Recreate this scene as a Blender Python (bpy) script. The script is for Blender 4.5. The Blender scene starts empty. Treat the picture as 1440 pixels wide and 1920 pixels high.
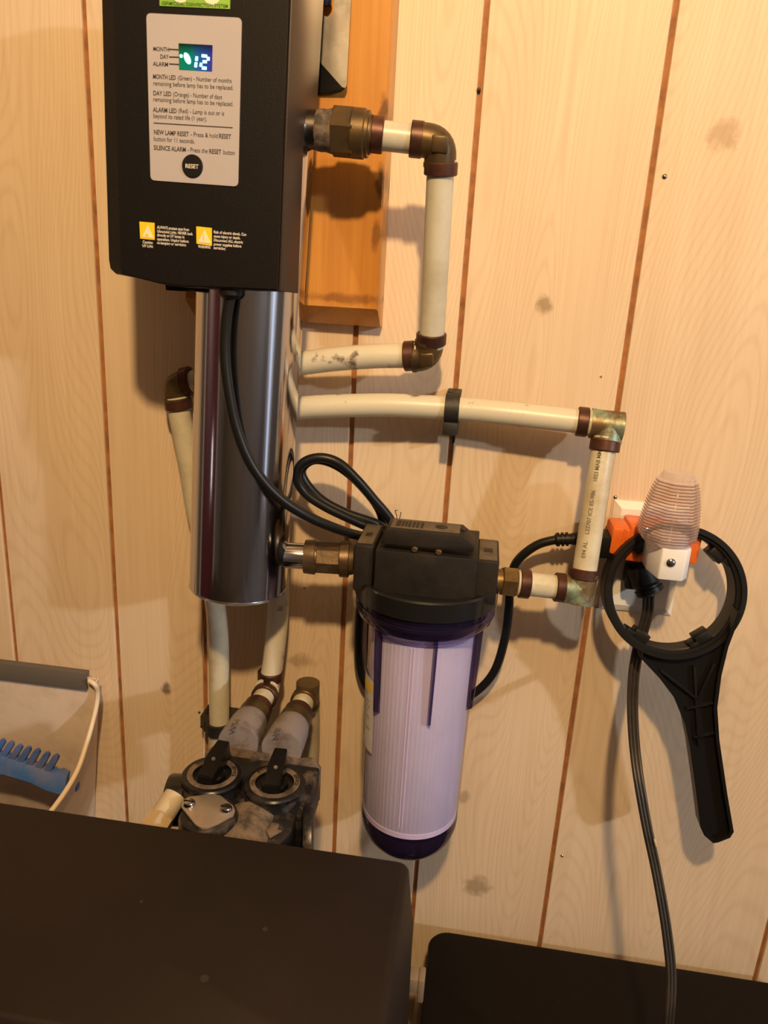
import bpy, bmesh, math, random
from mathutils import Vector, Matrix
random.seed(7)
sc = bpy.context.scene
col = sc.collection
R = math.radians

# ------------------------------------------------------------------ camera
# wall plane: y = 0, room on the -y side, z up, camera 0.74 m off the wall
F = 1400.0
DIST, CAMZ = 0.74, 1.75
CAM = Vector((0, -DIST, CAMZ))
dn = Vector((-265, 4640, F)).normalized()
lf = Vector((-11760, -1052, F)); lf = (lf - dn * lf.dot(dn)).normalized()
rt = -lf
fw = rt.cross(dn)
def at(px, py, d=0.0):
    """point on the plane d in front of the wall that is seen at pixel px,py"""
    c = Vector((px - 720, py - 960, F))
    w = Vector((rt.dot(c), fw.dot(c), -dn.dot(c)))
    t = (DIST - d) / w.y
    return CAM + w * t
cd = bpy.data.cameras.new('camera'); cam = bpy.data.objects.new('camera', cd); col.objects.link(cam)
M = Matrix(((rt[0], -rt[1], -rt[2]), (fw[0], -fw[1], -fw[2]), (-dn[0], dn[1], dn[2])))
cam.matrix_world = Matrix.Translation(CAM) @ M.to_4x4()
cd.sensor_fit = 'VERTICAL'; cd.sensor_height = 36; cd.sensor_width = 27
cd.lens = F / 1920 * 36
cd.clip_start = 0.01
cd.dof.use_dof = True; cd.dof.focus_distance = 0.70; cd.dof.aperture_fstop = 11
sc.camera = cam

# ------------------------------------------------------------------ light and exposure
w = bpy.data.worlds.new('world'); sc.world = w; w.use_nodes = True
w.node_tree.nodes['Background'].inputs[0].default_value = (1, .8, .6, 1)
w.node_tree.nodes['Background'].inputs[1].default_value = 0.0
def lamp(name, loc, energy, color, radius):
    l = bpy.data.lights.new(name, 'POINT'); l.energy = energy; l.color = color; l.shadow_soft_size = radius
    o = bpy.data.objects.new(name, l); o.location = loc; col.objects.link(o); return o
lamp('warm_bulb', (0.05, -1.07, CAMZ + 0.69), 65, (1.0, 0.675, 0.325), 0.03)
lamp('cool_bulb', (2.6, -1.8, CAMZ + 0.82), 126, (0.90, 0.95, 1.0), 0.05)
vs = sc.view_settings
vs.view_transform = 'Standard'; vs.look = 'None'; vs.gamma = 1.0; vs.exposure = 0.0
vs.use_curve_mapping = False

# ------------------------------------------------------------------ helpers
def V(*a): return Vector(a)
X, Y, Z = V(1, 0, 0), V(0, 1, 0), V(0, 0, 1)

def finish(name, bm, mat, parent=None, root=V(0, 0, 0), smooth=38, label=None):
    bmesh.ops.recalc_face_normals(bm, faces=bm.faces[:])
    bmesh.ops.translate(bm, verts=bm.verts[:], vec=-root)
    me = bpy.data.meshes.new(name); bm.to_mesh(me); bm.free()
    me.materials.append(mat)
    if smooth:
        me.shade_smooth(); me.set_sharp_from_angle(angle=R(smooth))
    o = bpy.data.objects.new(name, me); col.objects.link(o)
    if parent is not None: o.parent = parent
    else: o.location = root
    if label: o['label'] = label
    return o

class Thing:
    def __init__(s, name, label, cat, loc, group=None):
        s.root = Vector(loc)
        s.e = bpy.data.objects.new(name, None); s.e.empty_display_size = .02
        s.e.location = s.root; col.objects.link(s.e)
        s.e['label'] = label; s.e['category'] = cat
        if group: s.e['group'] = group
    def part(s, name, bm, mat, sub=None, smooth=38, label=None):
        return finish(name, bm, mat, sub if sub is not None else s.e, s.root, smooth, label)

def single(name, bm, mat, label, cat, loc, group=None, smooth=38):
    o = finish(name, bm, mat, None, Vector(loc), smooth)
    o['label'] = label; o['category'] = cat
    if group: o['group'] = group
    return o

def struct(name, bm, mat, loc=V(0, 0, 0), parent=None, root=None):
    if parent is None:
        o = finish(name, bm, mat, None, Vector(loc), 38); o['kind'] = 'structure'
    else:
        o = finish(name, bm, mat, parent, root, 38)
    return o

def join(bm, tmp):
    me = bpy.data.meshes.new('tmp'); tmp.to_mesh(me); tmp.free(); bm.from_mesh(me); bpy.data.meshes.remove(me)

def box(bm, c, size, rot=None, bevel=0.0, seg=2):
    t = bmesh.new(); bmesh.ops.create_cube(t, size=1)
    for v in t.verts: v.co = V(v.co.x * size[0], v.co.y * size[1], v.co.z * size[2])
    if bevel: bmesh.ops.bevel(t, geom=t.edges[:], offset=bevel, segments=seg, affect='EDGES', profile=.5)
    m = Matrix.Translation(Vector(c)) @ (rot.to_4x4() if rot is not None else Matrix.Identity(4))
    t.transform(m); join(bm, t); return bm

def bounds(bm, x0, x1, y0, y1, z0, z1, bevel=0.0, seg=2):
    return box(bm, ((x0 + x1) / 2, (y0 + y1) / 2, (z0 + z1) / 2), (abs(x1 - x0), abs(y1 - y0), abs(z1 - z0)), None, bevel, seg)

def basis(d):
    d = d.normalized(); a = X if abs(d.x) < .8 else Z
    u = d.cross(a).normalized(); return u, d.cross(u).normalized()

def lathe(bm, p0, axis, prof, n=32, u=None, rfun=None):
    axis = axis.normalized()
    if u is None: u, v = basis(axis)
    else:
        u = (u - axis * u.dot(axis)).normalized(); v = axis.cross(u)
    rings = []
    for (t, r) in prof:
        c = p0 + axis * t
        if r <= 1e-7: rings.append([bm.verts.new(c)])
        else:
            ring = []
            for k in range(n):
                a = 2 * math.pi * k / n
                rr = r * (rfun(a) if rfun else 1)
                ring.append(bm.verts.new(c + (u * math.cos(a) + v * math.sin(a)) * rr))
            rings.append(ring)
    for a, b in zip(rings, rings[1:]):
        if len(a) == 1 and len(b) == 1: continue
        for k in range(n):
            k2 = (k + 1) % n
            if len(a) == 1: bm.faces.new((a[0], b[k], b[k2]))
            elif len(b) == 1: bm.faces.new((a[k], a[k2], b[0]))
            else: bm.faces.new((a[k], a[k2], b[k2], b[k]))
    for r in (rings[0], rings[-1]):
        if len(r) > 1: bm.faces.new(r)
    return bm

def hoop(bm, p0, axis, prof, n=48, u=None):
    """closed profile revolved (ring with a hole)"""
    axis = axis.normalized()
    if u is None: u, v = basis(axis)
    else: v = axis.cross(u)
    rings = []
    for k in range(n):
        a = 2 * math.pi * k / n; e = u * math.cos(a) + v * math.sin(a)
        rings.append([bm.verts.new(p0 + axis * t + e * r) for (t, r) in prof])
    m = len(prof)
    for k in range(n):
        A_, B_ = rings[k], rings[(k + 1) % n]
        for i in range(m): bm.faces.new((A_[i], A_[(i + 1) % m], B_[(i + 1) % m], B_[i]))
    return bm

def spline(pts, res=8):
    P = [pts[0] * 2 - pts[1]] + list(pts) + [pts[-1] * 2 - pts[-2]]
    out = []
    for i in range(1, len(P) - 2):
        p0, p1, p2, p3 = P[i - 1], P[i], P[i + 1], P[i + 2]
        for k in range(res):
            t = k / res
            out.append(.5 * ((2 * p1) + (p2 - p0) * t + (2 * p0 - 5 * p1 + 4 * p2 - p3) * t * t + (3 * p1 - p0 - 3 * p2 + p3) * t ** 3))
    out.append(pts[-1].copy()); return out

def tube(bm, pts, r, n=16, res=8, flat=None, caps=True, sec=None, wfun=None):
    """sweep along a smooth curve; flat = width factor of the section along the wall-parallel direction"""
    P = spline(pts, res) if res > 1 else list(pts)
    T = []
    for i in range(len(P)):
        a = P[max(i - 1, 0)]; b = P[min(i + 1, len(P) - 1)]; T.append((b - a).normalized())
    if flat: u = (T[0].cross(Y)).normalized()
    else: u, _ = basis(T[0])
    rings = []
    for i, p in enumerate(P):
        u = (u - T[i] * u.dot(T[i])).normalized()
        v = T[i].cross(u)
        rr = r[min(i * len(r) // len(P), len(r) - 1)] if isinstance(r, (list, tuple)) else r
        ring = []
        if sec:
            k_ = wfun(i / (len(P) - 1)) if wfun else 1.0
            for (a, b) in sec: ring.append(bm.verts.new(p + u * a * k_ + v * b))
        else:
            for k in range(n):
                a = 2 * math.pi * k / n
                ring.append(bm.verts.new(p + u * math.cos(a) * rr * (flat or 1) + v * math.sin(a) * rr))
        rings.append(ring)
    n = len(rings[0])
    for a, b in zip(rings, rings[1:]):
        for k in range(n): bm.faces.new((a[k], a[(k + 1) % n], b[(k + 1) % n], b[k]))
    if caps:
        bm.faces.new(rings[0]); bm.faces.new(rings[-1])
    return bm

def prism(bm, pts, vec, bevel=0.0, seg=2):
    t = bmesh.new()
    a = [t.verts.new(p) for p in pts]; b = [t.verts.new(p + vec) for p in pts]
    n = len(pts)
    t.faces.new(a); t.faces.new(b[::-1])
    for k in range(n): t.faces.new((a[k], b[k], b[(k + 1) % n], a[(k + 1) % n]))
    if bevel:
        bmesh.ops.recalc_face_normals(t, faces=t.faces[:])
        bmesh.ops.bevel(t, geom=t.edges[:], offset=bevel, segments=seg, affect='EDGES', profile=.5)
    join(bm, t); return bm

def loft(bm, loops, cap=True):
    L = [[bm.verts.new(p) for p in l] for l in loops]
    n = len(L[0])
    for a, b in zip(L, L[1:]):
        for k in range(n): bm.faces.new((a[k], a[(k + 1) % n], b[(k + 1) % n], b[k]))
    if cap:
        bm.faces.new(L[0]); bm.faces.new(L[-1])
    return bm

def holed_plate(bm, outer, holes, vec):
    t = bmesh.new()
    for loop in [outer] + holes:
        vv = [t.verts.new(p) for p in loop]
        for k in range(len(vv)): t.edges.new((vv[k], vv[(k + 1) % len(vv)]))
    bmesh.ops.triangle_fill(t, edges=t.edges[:], use_beauty=True, use_dissolve=False)
    g = bmesh.ops.extrude_face_region(t, geom=t.faces[:])
    bmesh.ops.translate(t, verts=[e for e in g['geom'] if isinstance(e, bmesh.types.BMVert)], vec=vec)
    join(bm, t); return bm

def text_bm(body, size, place, bold=0.0, align='LEFT', xs=1.0, lift=.0003):
    """lettering as a mesh; place(u, v, h) gives the point for text coordinates"""
    cu = bpy.data.curves.new('txt', 'FONT'); cu.body = body; cu.size = size; cu.align_x = align
    cu.offset = bold * size; cu.extrude = 0; cu.resolution_u = 3
    o = bpy.data.objects.new('txt', cu); col.objects.link(o)
    dg = bpy.context.evaluated_depsgraph_get(); dg.update()
    me = bpy.data.meshes.new_from_object(o.evaluated_get(dg))
    bm = bmesh.new(); bm.from_mesh(me)
    bpy.data.objects.remove(o); bpy.data.curves.remove(cu); bpy.data.meshes.remove(me)
    for v in bm.verts: v.co = place(v.co.x * xs, v.co.y, lift)
    return bm

def plane_place(p0, ux, uz, n):
    return lambda a, b, h: p0 + ux * a + uz * b + n * h

# ------------------------------------------------------------------ materials
def mat(name, base=(.5, .5, .5), rough=.5, metal=0.0, noise=None, bump=None, spec=.5, emit=None, coat=0.0):
    """noise = (colour2, scale, lo, hi[, stretch]); bump = (scale, strength)"""
    m = bpy.data.materials.new(name); m.use_nodes = True
    nt = m.node_tree; b = nt.nodes['Principled BSDF']
    b.inputs['Base Color'].default_value = (*base, 1); b.inputs['Roughness'].default_value = rough
    b.inputs['Metallic'].default_value = metal; b.inputs['Specular IOR Level'].default_value = spec
    b.inputs['Coat Weight'].default_value = coat
    L = nt.links.new
    tc = nt.nodes.new('ShaderNodeTexCoord')
    if noise:
        c2, s, lo, hi = noise[:4]
        mp = nt.nodes.new('ShaderNodeMapping')
        if len(noise) > 4: mp.inputs['Scale'].default_value = noise[4]
        L(tc.outputs['Object'], mp.inputs[0])
        n = nt.nodes.new('ShaderNodeTexNoise'); n.inputs['Scale'].default_value = s; n.inputs['Detail'].default_value = 6
        n.inputs['Roughness'].default_value = .65
        L(mp.outputs[0], n.inputs['Vector'])
        r = nt.nodes.new('ShaderNodeValToRGB')
        r.color_ramp.elements[0].position = lo; r.color_ramp.elements[1].position = hi
        r.color_ramp.elements[0].color = (*base, 1); r.color_ramp.elements[1].color = (*c2, 1)
        L(n.outputs[0], r.inputs[0]); L(r.outputs[0], b.inputs['Base Color'])
    if bump:
        n2 = nt.nodes.new('ShaderNodeTexNoise'); n2.inputs['Scale'].default_value = bump[0]; n2.inputs['Detail'].default_value = 3
        L(tc.outputs['Object'], n2.inputs['Vector'])
        bp = nt.nodes.new('ShaderNodeBump'); bp.inputs['Strength'].default_value = bump[1]; bp.inputs['Distance'].default_value = .001
        L(n2.outputs[0], bp.inputs['Height']); L(bp.outputs[0], b.inputs['Normal'])
    if emit:
        b.inputs['Emission Color'].default_value = (*emit[0], 1); b.inputs['Emission Strength'].default_value = emit[1]
    return m

def wood_mat(name, light, dark, fibre, contour, rough, knots=(), rnd=True, stain=None):
    m = bpy.data.materials.new(name); m.use_nodes = True
    nt = m.node_tree; b = nt.nodes['Principled BSDF']; L = nt.links.new; N = nt.nodes.new
    b.inputs['Roughness'].default_value = rough; b.inputs['Specular IOR Level'].default_value = .35
    tc = N('ShaderNodeTexCoord'); oi = N('ShaderNodeObjectInfo')
    off = N('ShaderNodeVectorMath'); off.operation = 'MULTIPLY_ADD'
    cmb = N('ShaderNodeCombineXYZ')
    for i in range(3): L(oi.outputs['Random'], cmb.inputs[i])
    L(cmb.outputs[0], off.inputs[0]); off.inputs[1].default_value = (17, 5, 31) if rnd else (0, 0, 0)
    L(tc.outputs['Object'], off.inputs[2])
    # broad contour lines (cathedral grain)
    mp = N('ShaderNodeMapping'); mp.inputs['Scale'].default_value = (7, 7, 1.25); L(off.outputs[0], mp.inputs[0])
    n1 = N('ShaderNodeTexNoise'); n1.inputs['Scale'].default_value = 1.0; n1.inputs['Detail'].default_value = 1.2; n1.inputs['Roughness'].default_value = .4
    L(mp.outputs[0], n1.inputs['Vector'])
    mu = N('ShaderNodeMath'); mu.operation = 'MULTIPLY'; mu.inputs[1].default_value = contour; L(n1.outputs[0], mu.inputs[0])
    sn = N('ShaderNodeMath'); sn.operation = 'SINE'; L(mu.outputs[0], sn.inputs[0])
    r1 = N('ShaderNodeValToRGB'); e = r1.color_ramp.elements
    e[0].position = .0; e[0].color = (1, 1, 1, 1); e[1].position = 1; e[1].color = (0, 0, 0, 1)
    e2 = e.new(.62); e2.color = (.9, .9, .9, 1)
    mr = N('ShaderNodeMapRange'); mr.inputs[1].default_value = -1; mr.inputs[2].default_value = 1
    L(sn.outputs[0], mr.inputs[0]); L(mr.outputs[0], r1.inputs[0])
    # fibres
    mp2 = N('ShaderNodeMapping'); mp2.inputs['Scale'].default_value = (230, 230, 6); L(off.outputs[0], mp2.inputs[0])
    n2 = N('ShaderNodeTexNoise'); n2.inputs['Scale'].default_value = 1; n2.inputs['Detail'].default_value = 4; n2.inputs['Roughness'].default_value = .6
    L(mp2.outputs[0], n2.inputs['Vector'])
    # broad tone
    mp3 = N('ShaderNodeMapping'); mp3.inputs['Scale'].default_value = (9, 9, 2.2); L(off.outputs[0], mp3.inputs[0])
    n3 = N('ShaderNodeTexNoise'); n3.inputs['Scale'].default_value = 1; n3.inputs['Detail'].default_value = 3; L(mp3.outputs[0], n3.inputs['Vector'])
    a1 = N('ShaderNodeMath'); a1.operation = 'MULTIPLY'; L(r1.outputs[0], a1.inputs[0]); a1.inputs[1].default_value = .12
    a2 = N('ShaderNodeMath'); a2.operation = 'MULTIPLY_ADD'; L(n2.outputs[0], a2.inputs[0]); a2.inputs[1].default_value = fibre; L(a1.outputs[0], a2.inputs[2])
    a3 = N('ShaderNodeMath'); a3.operation = 'MULTIPLY_ADD'; L(n3.outputs[0], a3.inputs[0]); a3.inputs[1].default_value = .45; L(a2.outputs[0], a3.inputs[2])
    r2 = N('ShaderNodeValToRGB'); r2.color_ramp.elements[0].position = .26; r2.color_ramp.elements[1].position = .72
    r2.color_ramp.elements[0].color = (*dark, 1); r2.color_ramp.elements[1].color = (*light, 1)
    L(a3.outputs[0], r2.inputs[0])
    out = r2.outputs[0]
    geo = N('ShaderNodeNewGeometry')
    nk = N('ShaderNodeTexNoise'); nk.inputs['Scale'].default_value = 90; nk.inputs['Detail'].default_value = 4; L(geo.outputs['Position'], nk.inputs['Vector'])
    for (p, rx, rz, amt, tint) in knots:
        mk = N('ShaderNodeMapping'); mk.vector_type = 'POINT'
        mk.inputs['Location'].default_value = (-p.x / rx, 0, -p.z / rz); mk.inputs['Scale'].default_value = (1 / rx, 0, 1 / rz)
        L(geo.outputs['Position'], mk.inputs[0])
        ad = N('ShaderNodeVectorMath'); ad.operation = 'MULTIPLY_ADD'; L(nk.outputs['Color'], ad.inputs[0]); ad.inputs[1].default_value = (1.3, 0, 1.3)
        L(mk.outputs[0], ad.inputs[2])
        sb = N('ShaderNodeVectorMath'); sb.operation = 'SUBTRACT'; L(ad.outputs[0], sb.inputs[0]); sb.inputs[1].default_value = (.65, 0, .65)
        gr = N('ShaderNodeTexGradient'); gr.gradient_type = 'SPHERICAL'; L(sb.outputs[0], gr.inputs[0])
        rg = N('ShaderNodeValToRGB'); rg.color_ramp.elements[0].position = .12; rg.color_ramp.elements[1].position = .6
        rg.color_ramp.elements[1].color = (amt, amt, amt, 1)
        L(gr.outputs[0], rg.inputs[0])
        mx = N('ShaderNodeMixRGB'); L(rg.outputs[0], mx.inputs[0]); L(out, mx.inputs[1]); mx.inputs[2].default_value = (*tint, 1)
        out = mx.outputs[0]
    # small dirt specks
    ns = N('ShaderNodeTexNoise'); ns.inputs['Scale'].default_value = 34; ns.inputs['Detail'].default_value = 8; ns.inputs['Roughness'].default_value = .75
    L(geo.outputs['Position'], ns.inputs['Vector'])
    rs = N('ShaderNodeValToRGB'); rs.color_ramp.elements[0].position = .70; rs.color_ramp.elements[1].position = .80
    rs.color_ramp.elements[1].color = (.6, .6, .6, 1)
    L(ns.outputs[0], rs.inputs[0])
    mx = N('ShaderNodeMixRGB'); L(rs.outputs[0], mx.inputs[0]); L(out, mx.inputs[1]); mx.inputs[2].default_value = (*[c * .35 for c in dark], 1)
    L(mx.outputs[0], b.inputs['Base Color'])
    bp = N('ShaderNodeBump'); bp.inputs['Strength'].default_value = .08; bp.inputs['Distance'].default_value = .0006
    L(n2.outputs[0], bp.inputs['Height']); L(bp.outputs[0], b.inputs['Normal'])
    return m

kn = [(at(1020, 572), .010, .013, .75, (.30, .19, .10)), (at(1358, 250), .018, .018, .55, (.40, .26, .14)),
      (at(312, 1292), .008, .011, .9, (.18, .12, .08)), (at(895, 1662), .022, .020, .6, (.24, .16, .09)),
      (at(870, 1495), .010, .012, .5, (.25, .16, .09)), (at(1350, 1300), .012, .03, .25, (.35, .24, .13)),
      (at(565, 1240), .020, .013, .45, (.20, .11, .05))]
wood = wood_mat('wood_panelling', (.79, .62, .45), (.63, .455, .295), .42, 560, .55, kn)
board_wood = wood_mat('stained_board', (.60, .27, .055), (.40, .145, .025), .5, 46, .32,
                      [(at(718, 215, .038), .006, .02, .8, (.10, .04, .015)), (at(714, 340, .038), .006, .02, .8, (.10, .04, .015)),
                       (at(706, 440, .038), .006, .02, .6, (.10, .04, .015)), (at(655, 560, .02), .06, .007, .6, (.16, .05, .015))], rnd=False)
groove = mat('groove_stain', (.42, .175, .06), .7, noise=((.22, .09, .04), 60, .4, .7))
plaster = mat('painted_plaster', (.14, .12, .11), .8, noise=((.10, .085, .075), 3, .3, .7))
ceil_m = mat('ceiling_paint', (.34, .31, .27), .9, noise=((.28, .25, .21), 4, .3, .7))
concrete = mat('concrete_floor', (.10, .085, .075), .8, noise=((.06, .05, .045), 6, .35, .7), bump=(60, .3))
pex = mat('pex_pipe', (.61, .555, .43), .34, noise=((.40, .32, .21), 26, .46, .74), bump=(150, .05))
pex_clean = mat('pex_pipe_clean', (.60, .56, .455), .34, noise=((.45, .40, .30), 22, .45, .75))
pex_dirt = mat('pex_pipe_smudged', (.63, .575, .45), .36, noise=((.14, .10, .065), 42, .59, .68), bump=(150, .05))
crimp = mat('copper_crimp', (.115, .045, .028), .42, .55, noise=((.05, .022, .016), 45, .35, .65), bump=(70, .2))
brass_dark = mat('tarnished_brass', (.085, .058, .034), .42, .6, noise=((.17, .10, .03), 35, .4, .75), bump=(90, .25))
brass = mat('old_brass', (.26, .16, .06), .36, .7, noise=((.10, .06, .03), 40, .4, .7), bump=(110, .2))
brass_green = mat('verdigris_brass', (.17, .105, .045), .45, .55, noise=((.28, .38, .28), 48, .46, .62), bump=(110, .3))
olive = mat('olive_brass', (.15, .11, .055), .45, .5, noise=((.09, .065, .035), 40, .4, .7), bump=(110, .2))
bronze = mat('bronze_coupling', (.15, .095, .052), .4, .6, noise=((.08, .05, .03), 60, .4, .7), bump=(120, .35))
steel = mat('polished_steel', (.54, .53, .55), .12, 1.0, bump=(9, .02))
steel_dull = mat('dull_steel', (.46, .42, .38), .30, 1.0, noise=((.34, .30, .27), 30, .4, .6), bump=(60, .12))
weld = mat('weld_bead', (.75, .72, .72), .25, 1.0)
blk_case = mat('black_case', (.0055, .0042, .0047), .5, noise=((.026, .021, .020), 420, .60, .74), bump=(700, .12), spec=.22)
brown_case = mat('brown_case', (.034, .0235, .020), .45, bump=(500, .06), spec=.3)
blk = mat('black_plastic', (.0085, .0075, .0075), .45, bump=(300, .05), spec=.25)
blk_gloss = mat('gloss_black_plastic', (.010, .010, .011), .22)
blk_dusty = mat('dusty_black_plastic', (.016, .0135, .012), .55, noise=((.07, .052, .04), 50, .54, .74), bump=(250, .1))
head_m = mat('filter_head_plastic', (.0125, .0105, .0098), .5, noise=((.030, .023, .0185), 18, .45, .75), bump=(420, .15), spec=.28)
head_top = mat('dust_on_head', (.13, .095, .062), .8, noise=((.06, .045, .032), 60, .4, .7))
rubber = mat('cable_rubber', (.007, .007, .0075), .38, spec=.35)
cord_m = mat('cord_vinyl', (.035, .026, .021), .38, noise=((.02, .016, .014), 30, .4, .6))
label_m = mat('label_film', (.42, .385, .41), .45, noise=((.385, .35, .375), 8, .3, .7))
ink = mat('black_ink', (.03, .025, .025), .6)
inkw = mat('white_ink', (.72, .66, .60), .6)
inkdim = mat('dark_print', (.17, .135, .09), .6)
green_m = mat('green_film', (.24, .46, .05), .5, noise=((.18, .36, .04), 40, .4, .6))
ink_green = mat('dark_green_ink', (.05, .11, .02), .6)
yellow_m = mat('yellow_film', (.85, .56, .02), .5)
cream_m = mat('cream_film', (.80, .72, .52), .5)
plate_m = mat('ivory_plastic', (.80, .74, .66), .35, noise=((.70, .60, .45), 18, .52, .8))
orange_m = mat('orange_plastic', (.80, .17, .02), .38, noise=((.70, .13, .015), 20, .4, .6))
white_m = mat('white_plastic', (.82, .80, .82), .35, bump=(60, .02))
pan_m = mat('pan_plastic', (.70, .57, .47), .5, noise=((.55, .43, .34), 24, .45, .75), bump=(200, .03))
lip_m = mat('grey_rubber', (.115, .095, .082), .7, bump=(250, .1))
blue_m = mat('blue_plastic', (.030, .12, .42), .42, noise=((.13, .15, .30), 22, .46, .66))
grey_m = mat('grey_plastic', (.24, .205, .21), .5, noise=((.12, .09, .075), 40, .5, .70), bump=(130, .15))
dustgrey = mat('dusty_valve_plastic', (.009, .0085, .010), .34, noise=((.12, .092, .075), 34, .53, .70), bump=(160, .15))
duster = mat('dust_crust', (.16, .115, .085), .85, noise=((.05, .035, .028), 80, .42, .62), bump=(220, .5))
rust_m = mat('rusty_dust', (.22, .13, .06), .8, noise=((.06, .04, .03), 70, .4, .65), bump=(220, .4))
valve_blk = mat('valve_plastic', (.007, .0065, .008), .26, noise=((.045, .036, .034), 26, .54, .76))
knob_m = mat('knob_plastic', (.0045, .004, .0045), .25, spec=.3)
nylon = mat('cream_nylon', (.50, .42, .30), .4, noise=((.34, .26, .16), 24, .4, .7))
cover_m = mat('softener_plastic', (.0125, .0080, .0068), .55, noise=((.017, .011, .009), 5, .4, .7), bump=(420, .12), spec=.2)
bin_m = mat('bin_plastic', (.0065, .0045, .0040), .5, noise=((.012, .010, .009), 60, .62, .75), spec=.12)
blue_paint = mat('blue_screw', (.03, .05, .12), .35, .5)
teflon = mat('thread_tape', (.66, .58, .42), .7, bump=(150, .5), noise=((.40, .30, .18), 80, .45, .7))
plaque = mat('dark_plaque', (.10, .065, .05), .6)
led_cyan = mat('led_digit', (.3, .9, 1), .4, emit=((.30, .95, 1.0), 3.2))
led_green = mat('led_green', (.2, 1, .5), .4, emit=((.25, 1.0, .62), 3.0))

def display_mat():
    m = mat('display_glass', (.004, .006, .008), .15)
    nt = m.node_tree; L = nt.links.new; b = nt.nodes['Principled BSDF']
    tc = nt.nodes.new('ShaderNodeTexCoord'); sp = nt.nodes.new('ShaderNodeSeparateXYZ'); L(tc.outputs['Generated'], sp.inputs[0])
    r = nt.nodes.new('ShaderNodeValToRGB'); e = r.color_ramp.elements
    e[0].position = .0; e[0].color = (0, .20, .07, 1); e[1].position = 1; e[1].color = (.045, .03, .26, 1)
    k = e.new(.35); k.color = (0, .21, .13, 1); k = e.new(.62); k.color = (.02, .10, .30, 1)
    L(sp.outputs[0], r.inputs[0]); L(r.outputs[0], b.inputs['Emission Color'])
    m2 = nt.nodes.new('ShaderNodeMapRange'); m2.inputs[1].default_value = .55; m2.inputs[2].default_value = .95
    m2.inputs[3].default_value = 1.0; m2.inputs[4].default_value = .12
    L(sp.outputs[2], m2.inputs[0]); L(m2.outputs[0], b.inputs['Emission Strength'])
    return m
display_m = display_mat()

def clear_mat(name, tint, rough=.06, refl=1.0, ior=1.45, body=0.0, bodycol=(.5, .5, .5)):
    m = bpy.data.materials.new(name); m.use_nodes = True
    nt = m.node_tree; nt.nodes.remove(nt.nodes['Principled BSDF']); L = nt.links.new
    out = nt.nodes['Material Output']
    tr = nt.nodes.new('ShaderNodeBsdfTransparent'); tr.inputs[0].default_value = (*tint, 1)
    gl = nt.nodes.new('ShaderNodeBsdfGlossy'); gl.inputs['Roughness'].default_value = rough; gl.inputs[0].default_value = (refl, refl, refl, 1)
    fr = nt.nodes.new('ShaderNodeLayerWeight'); fr.inputs[0].default_value = .5
    pw = nt.nodes.new('ShaderNodeMath'); pw.operation = 'POWER'; L(fr.outputs['Facing'], pw.inputs[0]); pw.inputs[1].default_value = 4.0
    ma = nt.nodes.new('ShaderNodeMath'); ma.operation = 'MULTIPLY_ADD'; L(pw.outputs[0], ma.inputs[0]); ma.inputs[1].default_value = .75; ma.inputs[2].default_value = ((ior - 1) / (ior + 1)) ** 2
    mx = nt.nodes.new('ShaderNodeMixShader'); L(ma.outputs[0], mx.inputs[0]); L(tr.outputs[0], mx.inputs[1]); L(gl.outputs[0], mx.inputs[2])
    last = mx.outputs[0]
    if body:
        df = nt.nodes.new('ShaderNodeBsdfDiffuse'); df.inputs[0].default_value = (*bodycol, 1)
        m2 = nt.nodes.new('ShaderNodeMixShader'); m2.inputs[0].default_value = body
        L(last, m2.inputs[1]); L(df.outputs[0], m2.inputs[2]); last = m2.outputs[0]
    L(last, out.inputs['Surface'])
    return m
bowl_m = clear_mat('violet_clear_plastic', (.88, .84, .965), .06, .8, 1.42)
bowl_dark = clear_mat('violet_thick_plastic', (.62, .56, .75), .06, .8, 1.45, .08, (.06, .045, .11))
base_m = clear_mat('violet_base_plastic', (.22, .17, .33), .06, .8, 1.5, .35, (.03, .02, .055))
fin_m = clear_mat('violet_rib_plastic', (.45, .39, .56), .08, .8, 1.45, .14, (.06, .045, .11))
lens_m = clear_mat('clear_ribbed_plastic', (.93, .89, .90), .08, 1.0, 1.5, .22, (.80, .72, .70))
ridge_m = clear_mat('ridge_refraction_tint', (.62, .50, .46), .08, 1.0, 1.5, .12, (.6, .5, .46))  # refraction of the wood behind is put into the colour as brown tint
cart_m = mat('pleated_cartridge', (.53, .525, .63), .8, noise=((.44, .43, .51), 12, .42, .78, (1, 1, .5)), bump=(120, .25))
cart_end = mat('cartridge_end_cap', (.74, .68, .84), .6)

door_trim = mat('door_trim', (.55, .54, .52), .5)
white_glow_m = mat('white_glow', (.3, .3, .3), .2, emit=((1.0, .95, .9), 5.0))  # white glow added to make a narrow highlight in the chamber
blue_glow_m = mat('blue_glow', (.2, .25, .3), .2, emit=((.60, .74, 1.0), 1.7))  # bluish glow added to make the pale stripe mirrored in the chamber
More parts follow.
